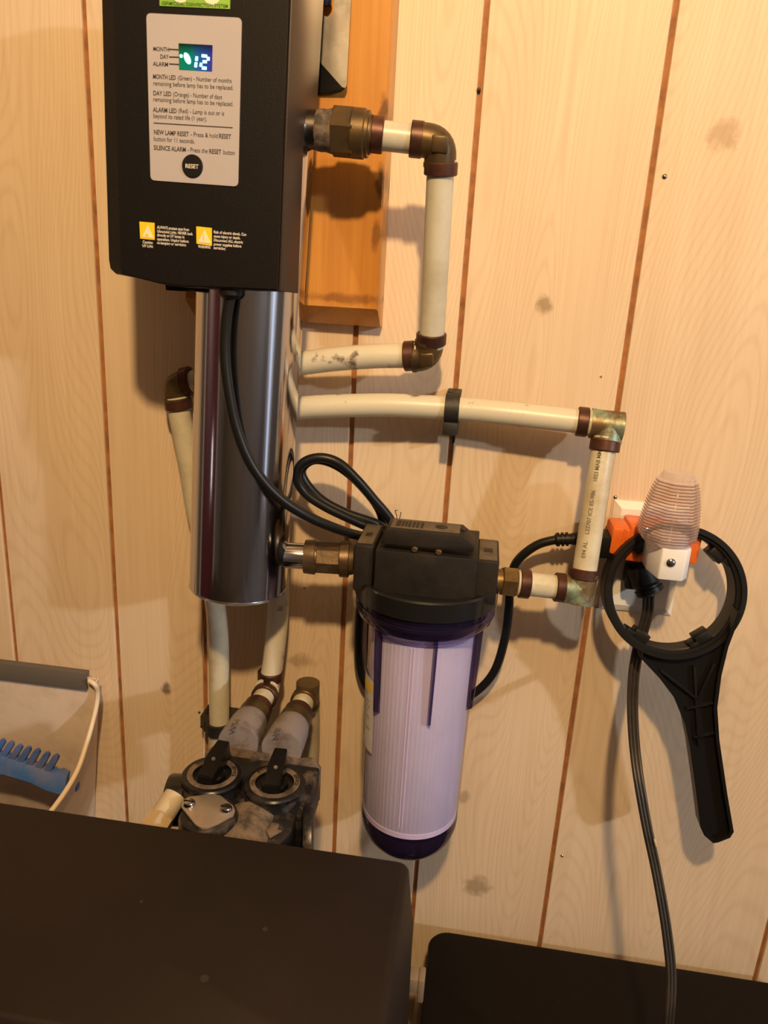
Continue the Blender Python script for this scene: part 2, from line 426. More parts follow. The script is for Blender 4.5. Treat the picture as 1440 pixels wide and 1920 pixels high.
# ------------------------------------------------------------------ room shell
RX0, RX1, RY, RZ = -1.7, 3.3, -2.7, 2.75
bm = bmesh.new(); bounds(bm, RX0, RX1, .0032, .06, 0, RZ); wall = struct('wall_back', bm, groove)
gx = [at(155, 0).x, at(383, 1200).x, at(655, 900).x, at(848, 800).x, at(1160, 750).x, at(1412, 1850).x]
edges = list(gx)
rnd = random.Random(3)
while edges[0] > RX0 + .12: edges.insert(0, edges[0] - rnd.choice((.10, .13, .16, .19)))
while edges[-1] < RX1 - .12: edges.append(edges[-1] + rnd.choice((.10, .13, .16, .19)))
edges[0] = RX0; edges[-1] = RX1
for a, b in zip(edges, edges[1:]):
    t = bmesh.new()
    g = .0025
    prof = [(a + g, .0032), (a + g, .0010), (a + g + .0006, 0), (b - g - .0006, 0), (b - g, .0010), (b - g, .0032)]
    prism(t, [V(x, y, 0) for x, y in prof], V(0, 0, RZ))
    o = finish('plank', t, wood, wall, V((a + b) / 2, 0, 1.3), 0)
    o.location = V((a + b) / 2, 0, 1.3)
bm = bmesh.new(); bounds(bm, RX0, RX1, RY, .06, -.05, 0); struct('floor', bm, concrete)
bm = bmesh.new(); bounds(bm, RX0, RX1, RY, .06, RZ, RZ + .05); struct('ceiling', bm, ceil_m)
bm = bmesh.new(); bounds(bm, RX0 - .05, RX0, RY, .06, 0, RZ); struct('wall_left', bm, plaster)
bm = bmesh.new(); bounds(bm, RX1, RX1 + .05, RY, .06, 0, RZ); struct('wall_right', bm, plaster)
bm = bmesh.new(); bounds(bm, RX0, RX1, RY - .05, RY, 0, RZ); struct('wall_front', bm, plaster)

# unseen doors with glowing panes, added to give the steel chamber its reflections
def added_door(name, x, y0, y1, leaf_m, sgn, glow_panes=None):
    bm = bmesh.new(); bounds(bm, x, x + sgn * .035, y0, y1, 0.005, 2.03, .004); o = struct(name, bm, leaf_m)
    bm = bmesh.new()
    bounds(bm, x, x + sgn * .05, y0 - .07, y0 - .001, 0, 2.11); bounds(bm, x, x + sgn * .05, y1 + .001, y1 + .07, 0, 2.11); bounds(bm, x, x + sgn * .05, y0 - .001, y1 + .001, 2.04, 2.11)
    struct('frame', bm, door_trim, parent=o, root=V(0, 0, 0))
    if glow_panes:
        for (a, b, z0, z1) in glow_panes:
            bm = bmesh.new(); bounds(bm, x + sgn * .030, x + sgn * .037, a, b, z0, z1); struct('glow_pane', bm, (blue_glow_m if sgn < 0 else white_glow_m), parent=o, root=V(0, 0, 0))
    bm = bmesh.new(); lathe(bm, V(x + sgn * .034, y0 + .07, 1.0), V(sgn, 0, 0), [(0, .022), (.01, .02), (.03, .012), (.04, .026), (.06, .024), (.065, 0)], 20); struct('handle', bm, steel_dull, parent=o, root=V(0, 0, 0))
added_door('added_door_1', RX1, -1.98, -1.15, mat('door_paint', (.42, .42, .45), .5), -1, [(-1.66, -1.50, .35, 1.85), (-1.44, -1.36, .35, 1.85)])  # added out of view, panes placed for the pale stripe
added_door('added_door_2', RX0, -1.55, -.34, mat('red_paint', (.085, .014, .018), .4), 1, [(-1.12, -1.085, 1.14, 1.30)])  # added out of view for the red stripe and small highlight

# small nails in the panelling
def nail(px, py, r, m, name='nail'):
    p = at(px, py, 0)
    t = bmesh.new(); lathe(t, p + V(0, .004, 0), -Y, [(0, r), (.0048, r), (.0056, r * .6), (.0058, 0)], 10)
    return finish(name, t, m, wall, V(0, 0, 0))
for (px, py, r) in ((1246, 331, .0021), (898, 168, .0016), (1054, 1604, .0017), (1154, 932, .0019), (1118, 1137, .0019), (374, 1335, .0016), (571, 1102, .0015), (1127, 706, .001)):
    nail(px, py, r, steel_dull if (px, py) != (898, 168) else ink)

# ------------------------------------------------------------------ mounting board
def fx(px, py, d): return at(px, py, d).x
def fz(px, py, d): return at(px, py, d).z
BD = .038
bx0, bx1 = at(352, 560, .03).x, at(722, 300, BD).x
bz1 = at(650, -170, BD).z; bzc = at(640, 576, BD).z; bzb = at(640, 609, .016).z
bm = bmesh.new()
e = .0025
def bl(d, z0, inset): return [V(bx0 + inset, -d, z0), V(bx1 - inset, -d, z0), V(bx1 - inset, -d, bz1 - inset), V(bx0 + inset, -d, bz1 - inset)]
loft(bm, [bl(.0005, bzb, 0), bl(.012, bzb, 0), bl(.0145, bzb + .0008, 0), bl(BD - .002, bzc - .0015, 0), bl(BD, bzc, .0015)])
single('mounting_board', bm, board_wood, 'orange stained wooden board on the wall behind the black controller', 'board', ((bx0 + bx1) / 2, 0, bzb), smooth=25)

# ------------------------------------------------------------------ wall bracket (steel, behind the controller)
br = Thing('wall_bracket', 'bare steel bracket plate with slotted hole screwed to orange board', 'bracket', at(625, 60, BD))
slot = []
sc_c, sr = at(614, 18, .048), .0045
for k in range(24):
    a = 2 * math.pi * k / 24
    slot.append(sc_c + V(math.cos(a) * .0050, 0, (math.sin(a) * .0050) + (.012 if math.sin(a) >= 0 else 0)))
outer = [at(*p, .048) for p in ((556, -160), (664, -160), (659, -20), (650, 158), (647, 165), (641, 163), (596, 112), (560, 70))]
bm = bmesh.new(); holed_plate(bm, outer, [slot], V(0, .002, 0)); br.part('plate', bm, steel_dull)
bm = bmesh.new()
prism(bm, [at(560, 70, .0478), at(596, 112, .0478), at(641, 163, .0478), at(647, 166, .0478), at(640, 172, .0385), at(560, 182, .0385)], V(-.0008, .0002, .0016))
br.part('flange', bm, blk)
bm = bmesh.new(); pb = at(613, 2, .0395)
lathe(bm, pb, -Y, [(0, .004), (.009, .004), (.009, .0062), (.0125, .0058), (.0142, .004), (.0146, 0)], 20)
br.part('screw', bm, blue_paint, label='blue screw head in the slot')

# ------------------------------------------------------------------ stainless UV chamber
CD = .100; CR = .0455
cb, ct = at(447, 1098, CD), at(468, 600, CD)
cax = (ct - cb).normalized()
ctop = cb + cax * .40
uv = Thing('stainless_chamber', 'tall polished stainless steel cylinder standing below the black controller', 'water treatment chamber', cb)
bm = bmesh.new()
lathe(bm, cb, cax, [(.0, 0), (.0, CR * .80), (.0006, CR * .965), (.0015, CR), (.40, CR)], 96)
uv.part('shell', bm, steel, smooth=30)
bm = bmesh.new()
hoop(bm, cb, cax, [(-.0006, CR - .0008), (.0006, CR + .0006), (.0022, CR + .0004), (.0022, CR - .0012)], 96)
uv.part('bottom_rim', bm, weld)
# lower side port to the filter
pd = .098
pa, pb_, pc = at(520, 1040, pd), at(660, 1049, .092), None
pdv = (pb_ - pa).normalized()
plen = (pb_ - pa).length
def along(px):  # distance along the port axis for a pixel x
    return plen * (px - 520) / 140.0
bm = bmesh.new(); lathe(bm, pa, pdv, [(-.01, .0185), (along(524), .0172), (along(530), .0142), (along(535), .0122), (along(583), .0122)], 32)
uv.part('side_port', bm, steel, smooth=50)
bm = bmesh.new()
def hexr(a): return 1.0
lathe(bm, pa, pdv, [(along(571), .0125), (along(572), .0158), (along(592), .0166), (along(593), .0148), (along(596), .0148)], 28)
lathe(bm, pa, pdv, [(along(594), .0150), (along(597), .0158), (along(638), .0158), (along(640), .0150)], 8)
lathe(bm, pa, pdv, [(along(637), .0148), (along(639), .0172), (along(655), .0172), (along(656), .0150), (along(664), .0140)], 28)
uv.part('coupling', bm, bronze, label='brown bronze coupling', smooth=25)
# upper side port stub in darker steel than the lower port
ua, ub = at(585, 243, .100), at(700, 253, .0975)
udv = (ub - ua).normalized(); ulen = (ub - ua).length
def ual(px): return ulen * (px - 585) / 115.0
bm = bmesh.new(); lathe(bm, at(520, 238, .101), (ua - at(520, 238, .101)).normalized(), [(0, .0145), ((at(627, 247, .0995) - at(520, 238, .101)).length, .0145)], 28)
uv.part('upper_port', bm, mat('dark_steel', (.12, .10, .09), .35, 1.0, noise=((.05, .04, .035), 60, .4, .65)))
bm = bmesh.new(); lathe(bm, ua, udv, [(ual(594), .0146), (ual(597), .0152), (ual(605), .0156), (ual(612), .0153), (ual(619), .0160), (ual(624), .0164), (ual(628), .0150)], 40, None, lambda a: 1 + .035 * math.sin(5 * a + 1) * math.sin(11 * a))
uv.part('sealing_tape', bm, duster, label='dirty frayed sealing tape')
# clamp saddle carrying the chamber on the board
bm = bmesh.new()
for zz in (.33, .37):
    c = cb + cax * zz
    bounds(bm, c.x - .020, c.x + .020, -.0565, -.038, c.z - .012, c.z + .012, .001)
uv.part('saddle', bm, blk_dusty)

# ------------------------------------------------------------------ controller box
DF, DBK = .170, .078
front = [(190, -170), (192, -60), (192, 0), (198, 250), (205, 488), (208, 505), (215, 514), (253, 523), (297, 534), (343, 540), (428, 543), (519, 547.5), (540, 0), (543, -60), (547, -170)]
O = [at(x, y, DF) for x, y in front]
ctrl = Thing('uv_controller', 'black ultraviolet lamp controller box with beige label and lit display', 'controller', at(380, 540, .12))
roll = (at(453, 33, DF) - at(275, 25, DF)).normalized()
ux = V(roll.x, 0, roll.z); uz = V(-roll.z, 0, roll.x)
bm = bmesh.new()
facepx = [(211, -170), (212, -60), (213, 0), (220, 250), (226.5, 490), (227, 505), (228, 516.5), (253, 523)]
FL = [at(x, y, DF) for x, y in facepx] + O[8:]
SL = [at(x, y, .157) for x, y in front[:6]] + [at(214, 514, .160)] + O[7:]
def dep(loop, d, up=0.0):
    out = []
    for (px, py), p in zip(front, loop):
        q = p.copy(); q.y = -d
        if py > 500: q = q + uz * up
        out.append(q)
    return out
loft(bm, [dep(SL, DBK), dep(SL, .1550), dep(SL, .1575, .0005), dep(FL, .1690, .001), dep(FL, DF, .002)])
ctrl.part('housing', bm, blk_case, smooth=20)
# brown side panel on the right face
bm = bmesh.new()
tr_, brr = at(547, -170, DF), at(519, 547.5, DF)
sd = (brr - tr_)
pts = []
q0, q1 = tr_.copy(), brr.copy()
a0 = V(q0.x, -.1655, q0.z); a1 = V(q1.x, -.1655, q1.z + .001)
b1 = V(q1.x, -.0860, q1.z - .002); b0 = V(q0.x, -.0720, q0.z)
prism(bm, [a0, a1, b1, b0], V(.0016, 0, 0), .0006)
ctrl.part('side_panel', bm, brown_case, label='matt brown side panel')
# cable gland below
def face(px, py, h=0.0): return at(px, py, DF + h)
bm = bmesh.new(); gp = at(432, 543, .158); lathe(bm, gp + Z * .012, -Z, [(0, .009), (.016, .009), (.0175, .0075), (.019, .0058)], 20)
ctrl.part('cable_gland', bm, blk)
for px in (330, 480):
    q = at(px, 543, .14); bm = bounds(bmesh.new(), q.x - .007, q.x + .007, -.145, -.10, q.z - .001, q.z + .006, .001)
    ctrl.part('foot', bm, blk)
# beige label plate
def rr(corners, h, r=.0035, th=.0006):
    P = [face(x, y) for x, y in corners]; pts = []
    for i, p in enumerate(P):
        a = (P[i - 1] - p).normalized(); b = (P[(i + 1) % 4] - p).normalized()
        for k in range(6):
            t = k / 5
            pts.append(p + a * r * (1 - t) ** 2 + b * r * t ** 2)
    t = bmesh.new(); prism(t, [p + V(0, -h, 0) for p in pts], V(0, th, 0)); return t
lab = ctrl.part('label_plate', rr([(275, 25), (454, 34), (447, 350), (283, 338)], .0007), label_m, smooth=0, label='beige instruction label with rounded corners')
lux = (face(447, 350) - face(283, 338)).normalized(); luxt = (face(453, 34) - face(275, 25)).normalized()
nrm = V(0, -1, 0)
def lettering(t, px, py, cap, m, bold=0.0, align='LEFT', width=None, sub=lab, name='lettering', hh=.0009, dirv=None):
    """px,py = left end of the base line; cap = capital height in pixels, width = run in pixels"""
    p = face(px, py); s = (face(px, py) - face(px, py - cap)).length / .69
    u = dirv or lux
    zz = V(-u.z, 0, u.x)
    xs = 1.0
    if width:
        probe = text_bm(t, s, lambda a, b, h: V(a, 0, b), bold)
        ww = max(v.co.x for v in probe.verts); probe.free()
        xs = (face(px + width, py) - p).length / ww
    ctrl.part(name, text_bm(t, s, plane_place(p, u, zz, nrm), bold, 'LEFT', xs, hh), m, sub, smooth=0)
T = [('MONTH', 288, 96, 8, 30, .014), ('DAY', 301, 110.5, 8, 16, .014), ('ALARM', 288, 124, 8, 28, .014),
     ('MONTH LED', 287.5, 148, 8.5, 43, .016), ('(Green) - Number of months', 334, 150.5, 8.5, 101, .002),
     ('remaining before lamp has to be replaced.', 288, 160.5, 8.5, 150, .002),
     ('DAY LED', 288, 179, 8.5, 34, .016), ('(Orange) - Number of days', 325, 181, 8.5, 92, .002),
     ('remaining before lamp has to be replaced.', 288, 190.5, 8.5, 150, .002),
     ('ALARM LED', 288, 210, 8.5, 44, .016), ('(Red) - Lamp is out or is', 335, 212, 8.5, 86, .002),
     ('beyond its rated life (1 year).', 288.5, 221.5, 8.5, 100, .002),
     ('NEW LAMP RESET', 289, 252, 8.5, 66, .016), ('- Press & hold', 358, 256, 8.5, 51, .002), ('RESET', 411, 259.5, 8.5, 23, .016),
     ('button for 11 seconds.', 289, 264.5, 8.5, 77, .002),
     ('SILENCE ALARM', 289, 281, 8.5, 60, .016), ('- Press the', 352, 285, 8.5, 38, .002), ('RESET', 392.5, 288, 8.5, 23, .016), ('button', 419, 289.5, 8.5, 22, .002)]
for (t, px, py, cap, wd, bold) in T: lettering(t, px, py, cap, ink, bold, width=wd)
def stroke(x0, y0, x1, y1, wpx, name='rule', m=ink, sub=lab, h=.0009):
    a, b = face(x0, y0), face(x1, y1); u = (b - a).normalized(); n = V(-u.z, 0, u.x); hw = wpx * .00041 / 2
    t = bmesh.new(); prism(t, [p + V(0, -h, 0) for p in (a + n * hw, b + n * hw, b - n * hw, a - n * hw)], V(0, .0002, 0))
    ctrl.part(name, t, m, sub, smooth=0)
stroke(318, 93, 337, 94, 2); stroke(318, 107.5, 337, 108, 2); stroke(318, 120.5, 337, 121.5, 2)
stroke(289, 231, 437, 240, 1.6)
# display
disp = ctrl.part('display', rr([(336, 82), (399.5, 85.5), (398.5, 134.5), (337, 131)], .0011, .0004, .0008), display_m, smooth=0, label='small lit display reading 12')
def seg(x0, y0, x1, y1, wpx=4.4): stroke(x0, y0, x1, y1, wpx, 'digit_segment', led_cyan, disp, .0014)
seg(370.5, 107, 369.5, 115); seg(369, 118, 368, 127)
seg(379.5, 105.5, 389.5, 106.5); seg(392, 108, 391.5, 114.5); seg(381.5, 116.5, 389, 117); seg(378.5, 119, 377.5, 126); seg(380, 128.5, 388.5, 129)
def blob(px, py, rx, ry, ang, m, name, sub, h=.0014, n=20):
    c = face(px, py); pts = []
    for k in range(n):
        a = 2 * math.pi * k / n; x, y = rx * math.cos(a), ry * math.sin(a)
        pts.append(c + ux * (x * math.cos(ang) - y * math.sin(ang)) * .00041 + uz * (x * math.sin(ang) + y * math.cos(ang)) * .00041 + V(0, -h, 0))
    t = bmesh.new(); prism(t, pts, V(0, .0003, 0)); return ctrl.part(name, t, m, sub, smooth=0)
blob(341, 106, 2.6, 2.6, 0, led_green, 'indicator_light', disp); blob(352.5, 110.5, 5, 9.5, .5, led_green, 'indicator_light', disp)
# reset button
bm = bmesh.new(); lathe(bm, face(362, 312), -Y, [(0, .0079), (.0014, .0079), (.0019, .0074), (.0020, 0)], 36)
btn = ctrl.part('reset_button', bm, blk, label='round black reset button')
lettering('RESET', 349.5, 315.5, 7.6, inkw, .012, width=25, sub=btn, hh=.0023)
# green sticker with two pale discs
st = ctrl.part('green_sticker', rr([(298.5, -40), (433, -34), (431.5, 17.5), (300, 11.5)], .0006, .0003), green_m, smooth=0, label='green sticker')
lettering('GERMICIDAL DISINFECTION SYSTEM', 304, 9.3, 6.2, ink_green, .012, width=124, sub=st, dirv=luxt)
blob(339, -11, 14, 14, 0, cream_m, 'pale_disc', st, .0008, 28); blob(398, -10, 15.5, 15.5, 0, cream_m, 'pale_disc', st, .0008, 28)
# two warning stickers
for (c4, tri, txt) in (
    ([(262, 415.5), (290, 418), (290.5, 450), (263.5, 447.5)], (276.5, 422.5, 266.5, 444, 287.5, 446.5),
     [('Caution', 268, 456, 19), ('UV Light', 267.5, 463, 20), ('ALWAYS protect eyes from', 295, 428.5, 60), ('Ultraviolet Light. NEVER look', 295, 436, 67),
      ('directly at UV lamps in', 295, 443, 51), ('operation. Unplug before', 295, 450.5, 59), ('re-lamping or servicing.', 295, 457.5, 55)]),
    ([(368.5, 424.5), (397.5, 427.5), (397.5, 461), (369, 457)], (383, 431, 371.5, 454, 395, 456.5),
     [('WARNING', 372, 464.5, 23), ('Risk of electric shock. Can', 401, 437.5, 61), ('cause injury or death.', 401, 445, 50),
      ('Disconnect ALL electric', 401, 452.5, 55), ('power supplies before', 401, 460, 52), ('servicing.', 401, 467, 23)])):
    s_ = ctrl.part('warning_sticker', rr(c4, .0006, .0003), yellow_m, smooth=0, label='yellow warning sticker')
    t = bmesh.new(); prism(t, [face(tri[i], tri[i + 1], .0009) for i in (0, 2, 4)], V(0, .0003, 0)); ctrl.part('triangle', t, cream_m, s_, smooth=0)
    ex = (tri[0] + .3, tri[1] + 9)
    if 'Caution' in txt[0][0]: blob(ex[0] - .2, ex[1] + 9, 2.6, 2.2, 0, yellow_m, 'symbol', s_, .0012, 12)
    else: stroke(ex[0] + 1, ex[1] - 1, ex[0] - 1.2, ex[1] + 5, 1.4, 'symbol', yellow_m, s_, .0012); stroke(ex[0] - 1.2, ex[1] + 5, ex[0] + .6, ex[1] + 11, 1.4, 'symbol', yellow_m, s_, .0012)
    for (tt, px, py, wd) in txt: lettering(tt, px, py, 5.2, inkw, .02, width=wd, sub=s_, hh=.0006)

# ------------------------------------------------------------------ pipe helpers
PR = .0111
def pipe(th, pts, m=pex, res=8, r=PR, name='pipe'):
    return th.part(name, tube(bmesh.new(), pts, r, 24, res), m, smooth=60)
def ring(th, p, ax, m=crimp, r=.0136, wdt=.0098, name='crimp_ring'):
    t = bmesh.new(); ax = ax.normalized()
    hoop(t, p - ax * wdt / 2, ax, [(0, PR - .0004), (0, r - .0007), (.0007, r), (wdt - .0007, r), (wdt, r - .0007), (wdt, PR - .0004)], 32)
    # crimp ear
    u, v = basis(ax)
    o = th.part(name, t, m)
    return o
def endlip(th, p, ax, m=pex_clean, r=.0122, wdt=.004):
    t = bmesh.new(); ax = ax.normalized()
    hoop(t, p - ax * wdt / 2, ax, [(0, PR - .001), (0, r - .0006), (.0006, r), (wdt - .0006, r), (wdt, r - .0006), (wdt, PR - .001)], 32)
    th.part('pipe_end', t, m)
def elbow(th, c, d1, d2, m=brass_dark, r=.0128, l=.018, boss=True, square=False):
    """c = corner; d1,d2 = outward directions of the two legs"""
    t = bmesh.new(); d1 = d1.normalized(); d2 = d2.normalized()
    if square:
        lathe(t, c - d2 * 0 + d1 * l, -d1, [(0, r), (l + r * .98, r), (l + r, r * .94)], 28)
        lathe(t, c + d2 * l, -d2, [(0, r), (l, r)], 28)
    else:
        R0 = .011; pts = [c + d1 * l, c + d1 * R0]
        for k in range(1, 8):
            a = k / 8; pts.append(c + d1 * R0 * (1 - a) ** 2 + d2 * R0 * a ** 2)
        pts += [c + d2 * R0, c + d2 * l]
        tube(t, pts, r, 28, 1)
    for dd in (d1, d2):
        hoop(t, c + dd * (l - .0035), dd, [(0, r - .001), (0, r + .0006), (.0035, r + .0006), (.0035, r - .001)], 28)
    if boss:
        n = d1.cross(d2).normalized()
        if n.y > 0: n = -n
        cc = c + (d1 + d2) * .001 + n * (r - .0012)
        rot = Matrix((d1, d2, n)).transposed()
        box(t, cc, (.013, .013, .0042), rot, .0018, 2)
    return th.part('elbow', t, m, smooth=45)
def hexnut(th, p, ax, w, r, m, n=6, name='nut', ang=0.0):
    t = bmesh.new(); u, v = basis(ax.normalized())
    uu = u * math.cos(ang) + v * math.sin(ang)
    lathe(t, p, ax, [(0, r * .93), (w * .08, r), (w * .92, r), (w, r * .93)], n, uu)
    return th.part(name, t, m, smooth=25)

# ------------------------------------------------------------------ upper pipe run (from the controller side port, round behind the chamber and down the wall)
pu = Thing('upper_pipe_run', 'cream pipe run looping from upper brass union behind chamber', 'pipe', at(803, 668, 0))
A1 = at(600, 244.5, .0997)
t = bmesh.new()
uvec = udv.cross(Y).normalized()
lathe(t, ua, udv, [(ual(624), .0170), (ual(626), .0192), (ual(664), .0192), (ual(666), .0182)], 6, V(0, -.5, 1))
lathe(t, ua, udv, [(ual(660), .0178), (ual(662), .0184), (ual(684), .0184), (ual(686), .0172), (ual(692), .0172), (ual(693), .0145), (ual(697), .0145)], 32)
pu.part('union', t, brass_dark, label='large dark brass hex union', smooth=25)
cE = at(827, 266.5, .092)
p0 = at(690, 251.5, .0978)
d_in = (p0 - cE).normalized()
dv = (at(809, 642, .056) - at(826, 320, .088)).normalized()
pipe(pu, [p0, at(745, 257.5, .0955), cE - (-d_in) * .014], pex_clean, 1)
endlip(pu, at(700, 252, .0975), d_in)
ring(pu, at(708, 253, .0972), d_in); ring(pu, at(781, 261.5, .094), d_in); endlip(pu, at(794, 262.8, .0935), d_in)
elbow(pu, cE, d_in, dv)
pipe(pu, [at(827, 300, .089), at(826, 320, .088), at(818, 480, .073), at(809, 642, .056)], pex_clean)
endlip(pu, at(827, 302, .0885), dv); ring(pu, at(826.5, 316, .0882), dv)
c2 = at(804, 669, .053)
ring(pu, at(808.5, 635, .0568), dv); endlip(pu, at(807, 647, .0555), dv)
dl = (at(660, 672, .050) - at(757, 667, .052)).normalized()
elbow(pu, c2, -dv, dl, l=.015)
cl = at(327, 722, .030)
pipe(pu, [at(785, 667.5, .0525), at(757, 667, .052), at(700, 668, .051), at(630, 673, .048), at(567, 681, .044), at(470, 694, .036), at(375, 712, .032), cl + V(.012, 0, .001)], pex_dirt)
ring(pu, at(768, 667.5, .0522), dl); endlip(pu, at(780, 667.5, .0524), dl)
dlx = (at(420, 703, .033) - at(375, 712, .032)).normalized()
dd = (at(347, 830, .026) - at(330, 745, .030)).normalized()
elbow(pu, cl, dlx, dd, l=.016, boss=False)
ring(pu, at(352, 714, .0315), dlx); ring(pu, at(334, 757, .0295), dd); endlip(pu, at(332, 746, .0298), dd)
pipe(pu, [at(331, 745, .030), at(338, 783, .028), at(353, 860, .024), at(368, 950, .022), at(388, 1040, .024), at(404, 1130, .028), at(410, 1215, .030), at(411, 1345, .031), at(408, 1420, .031), at(400, 1560, .031)], pex)

# ------------------------------------------------------------------ lower pipe run (chamber back, wall clip, down to the filter, and to the bypass)
pl = Thing('lower_pipe_run', 'cream pipe run held by black wall clip, feeding filter from the right', 'pipe', at(848, 770, 0))
EL = at(505, 1290, .047); ER = at(577, 1299, .047); ER.z = EL.z
c3 = at(1141, 797, .044)
dr = (at(1000, 781, .041) - at(1090, 791, .043)).normalized()
dvr = (at(1096, 1070, .074) - at(1132, 838, .050)).normalized()
pipe(pl, [EL + V(.001, 0, .014), at(512, 1240, .045), at(521, 1150, .040), at(520, 1060, .034), at(505, 960, .028), at(488, 880, .026), at(490, 810, .027), at(515, 775, .030), at(565, 765, .036), at(640, 761, .038), at(740, 760, .038), at(848, 766, .036), at(950, 775, .040), at(1090, 791, .043), at(1120, 795, .0435)], pex_dirt)
ring(pl, at(1092, 791, .043), dr); endlip(pl, at(1106, 793, .0433), dr)
elbow(pl, c3, dr, dvr, brass_green, .0132, .016, False, True)
pv = pipe(pl, [at(1137, 822, .047), at(1132, 838, .050), at(1096, 1070, .074), at(1093, 1085, .0755)], pex, 1)
endlip(pl, at(1136, 822, .0475), dvr); ring(pl, at(1134, 836, .0495), dvr)
ring(pl, at(1093, 1076, .0745), dvr); endlip(pl, at(1091.5, 1088, .0757), dvr)
c4 = at(1089, 1106, .077)
dh = (at(1010, 1097, .081) - at(1050, 1101.5, .079)).normalized()
elbow(pl, c4, -dvr, dh, brass_green, .0132, .016, False, True)
pipe(pl, [at(1070, 1104, .078), at(1010, 1097, .081), at(972, 1093, .083)], pex, 1)
endlip(pl, at(1066, 1103.5, .0782), dh); ring(pl, at(1050, 1101.5, .079), dh); ring(pl, at(983, 1094.5, .0825), dh); endlip(pl, at(972, 1093, .083), dh, wdt=.003)
hexnut(pl, at(968, 1092.5, .0832), dh, (at(968, 1092.5, .0832) - at(940, 1089, .085)).length, .0148, brass, 6, 'hex_fitting', .4)
t = bmesh.new(); lathe(t, at(945, 1090, .085), dh, [(0, .0112), (.010, .0112)], 24); pl.part('thread', t, brass)
# printing along the vertical pipe
pa_, pb2 = at(1106, 1045, .0707), at(1134, 852, .0512)
ua_ = (pb2 - pa_).normalized()
view = (CAM - (pa_ + pb2) / 2); view = (view - ua_ * view.dot(ua_)).normalized(); side = view.cross(ua_).normalized()
axc = at(1101, 1040, .0709)
axd = -dvr
axs = axc
def pipe_print(body, s0, size, xs):
    def place(a, b, h):
        phi = (b + .0012) / PR
        n = view * math.cos(phi) + side * math.sin(phi)
        return axs + axd * (s0 + a) + n * (PR + h)
    return text_bm(body, size, place, .012, 'LEFT', xs, .00025)
# the pipe axis on the straight part
axs = at(1100, 1045, .0714)
L_ = 0
for body, s0, xs in (('E94 AL', .000, 1.0), ('L22707 ICE ES-986', .022, 1.0), ('1023 MAB MM', .070, .9), ('2220 PER', .100, .8)):
    pl.part('print', pipe_print(body, s0, .0052, xs), inkdim, pv, smooth=0)

# wall clips
cc = at(848, 766, .036)
k = Thing('pipe_clip', 'black pipe clip gripping the long horizontal cream pipe on the wall', 'clip', V(cc.x, 0, cc.z))
bm = bmesh.new()
N_ = 22; wd = .0135; sec = []
tilt = Matrix.Rotation(R(4), 3, 'Y')
for i in range(N_ + 1):
    a = R(200) * i / N_ + R(70)       # arc open at the lower front
    sec.append((math.cos(a), math.sin(a)))
def arc_strip(bm, c, r0, r1, a0, a1, x0, x1, n=20):
    loops = []
    P = []
    for i in range(n + 1):
        a = a0 + (a1 - a0) * i / n
        P.append((c.y - math.cos(a) * r1, c.z + math.sin(a) * r1))
    for i in range(n, -1, -1):
        a = a0 + (a1 - a0) * i / n
        P.append((c.y - math.cos(a) * r0, c.z + math.sin(a) * r0))
    prism(bm, [V(x0, y, z) for y, z in P], V(x1 - x0, 0, 0))
arc_strip(bm, cc, .0114, .0142, R(-60), R(215), cc.x - wd / 2, cc.x + wd / 2)
bounds(bm, cc.x - wd / 2, cc.x + wd / 2, -.024, -.0002, cc.z - .017, cc.z - .0115, .0008)
bounds(bm, cc.x - wd / 2, cc.x + wd / 2, cc.y - .013, -.020, cc.z - .0235, cc.z - .0115, .001)
bounds(bm, cc.x - wd / 2, cc.x + wd / 2, -.024, -.0002, cc.z + .0115, cc.z + .0145, .0008)
k.part('body', bm, blk_dusty)
bm = bmesh.new(); bounds(bm, cc.x + .002, cc.x + .0045, -.030, -.012, cc.z - .034, cc.z - .022, .0005); k.part('latch_tab', bm, blk)
c5 = at(410, 1352, .031)
k = Thing('pipe_clip', 'black pipe clip low on the wall under the left vertical pipe', 'clip', V(c5.x, 0, c5.z))
bm = bmesh.new()
q = c5
sec = [(-.0225, 0), (-.0225, -.0165), (-.0165, -.024), (-.0125, -.0305)]
arc = []
for i in range(13):
    a = R(180) + R(-180) * 0 + R(180) * i / 12
    arc.append((math.cos(a) * .0116, -.031 - 0 + math.sin(a) * .0116 * -1))
out = [(-.0235, -.0003), (-.0235, -.026), (-.0148, -.036)] + [(math.cos(R(190 + 160 * i / 12)) * .0146, -.031 + math.sin(R(190 + 160 * i / 12)) * .0146) for i in range(13)] + [(.0148, -.028), (.0155, -.0003)]
inn = [(math.cos(2 * math.pi * i / 24) * .0115, -.031 + math.sin(2 * math.pi * i / 24) * .0115) for i in range(24)]
holes = [[V(q.x + x, y, q.z) for x, y in inn]]
for hx, hy in ((-.019, -.006), (-.0188, -.0125), (-.0175, -.019)):
    holes.append([V(q.x + hx + dx, hy + dy, q.z) for dx, dy in ((-.0022, -.002), (.0018, -.002), (.0018, .002), (-.0022, .002))])
holed_plate(bm, [V(q.x + x, y, q.z) for x, y in out], holes, V(0, 0, -.0135))
k.part('body', bm, blk_dusty)
bm = bmesh.new(); bounds(bm, q.x - .022, q.x - .004, -.0305, -.0005, q.z - .0120, q.z - .0105); k.part('web', bm, blk)

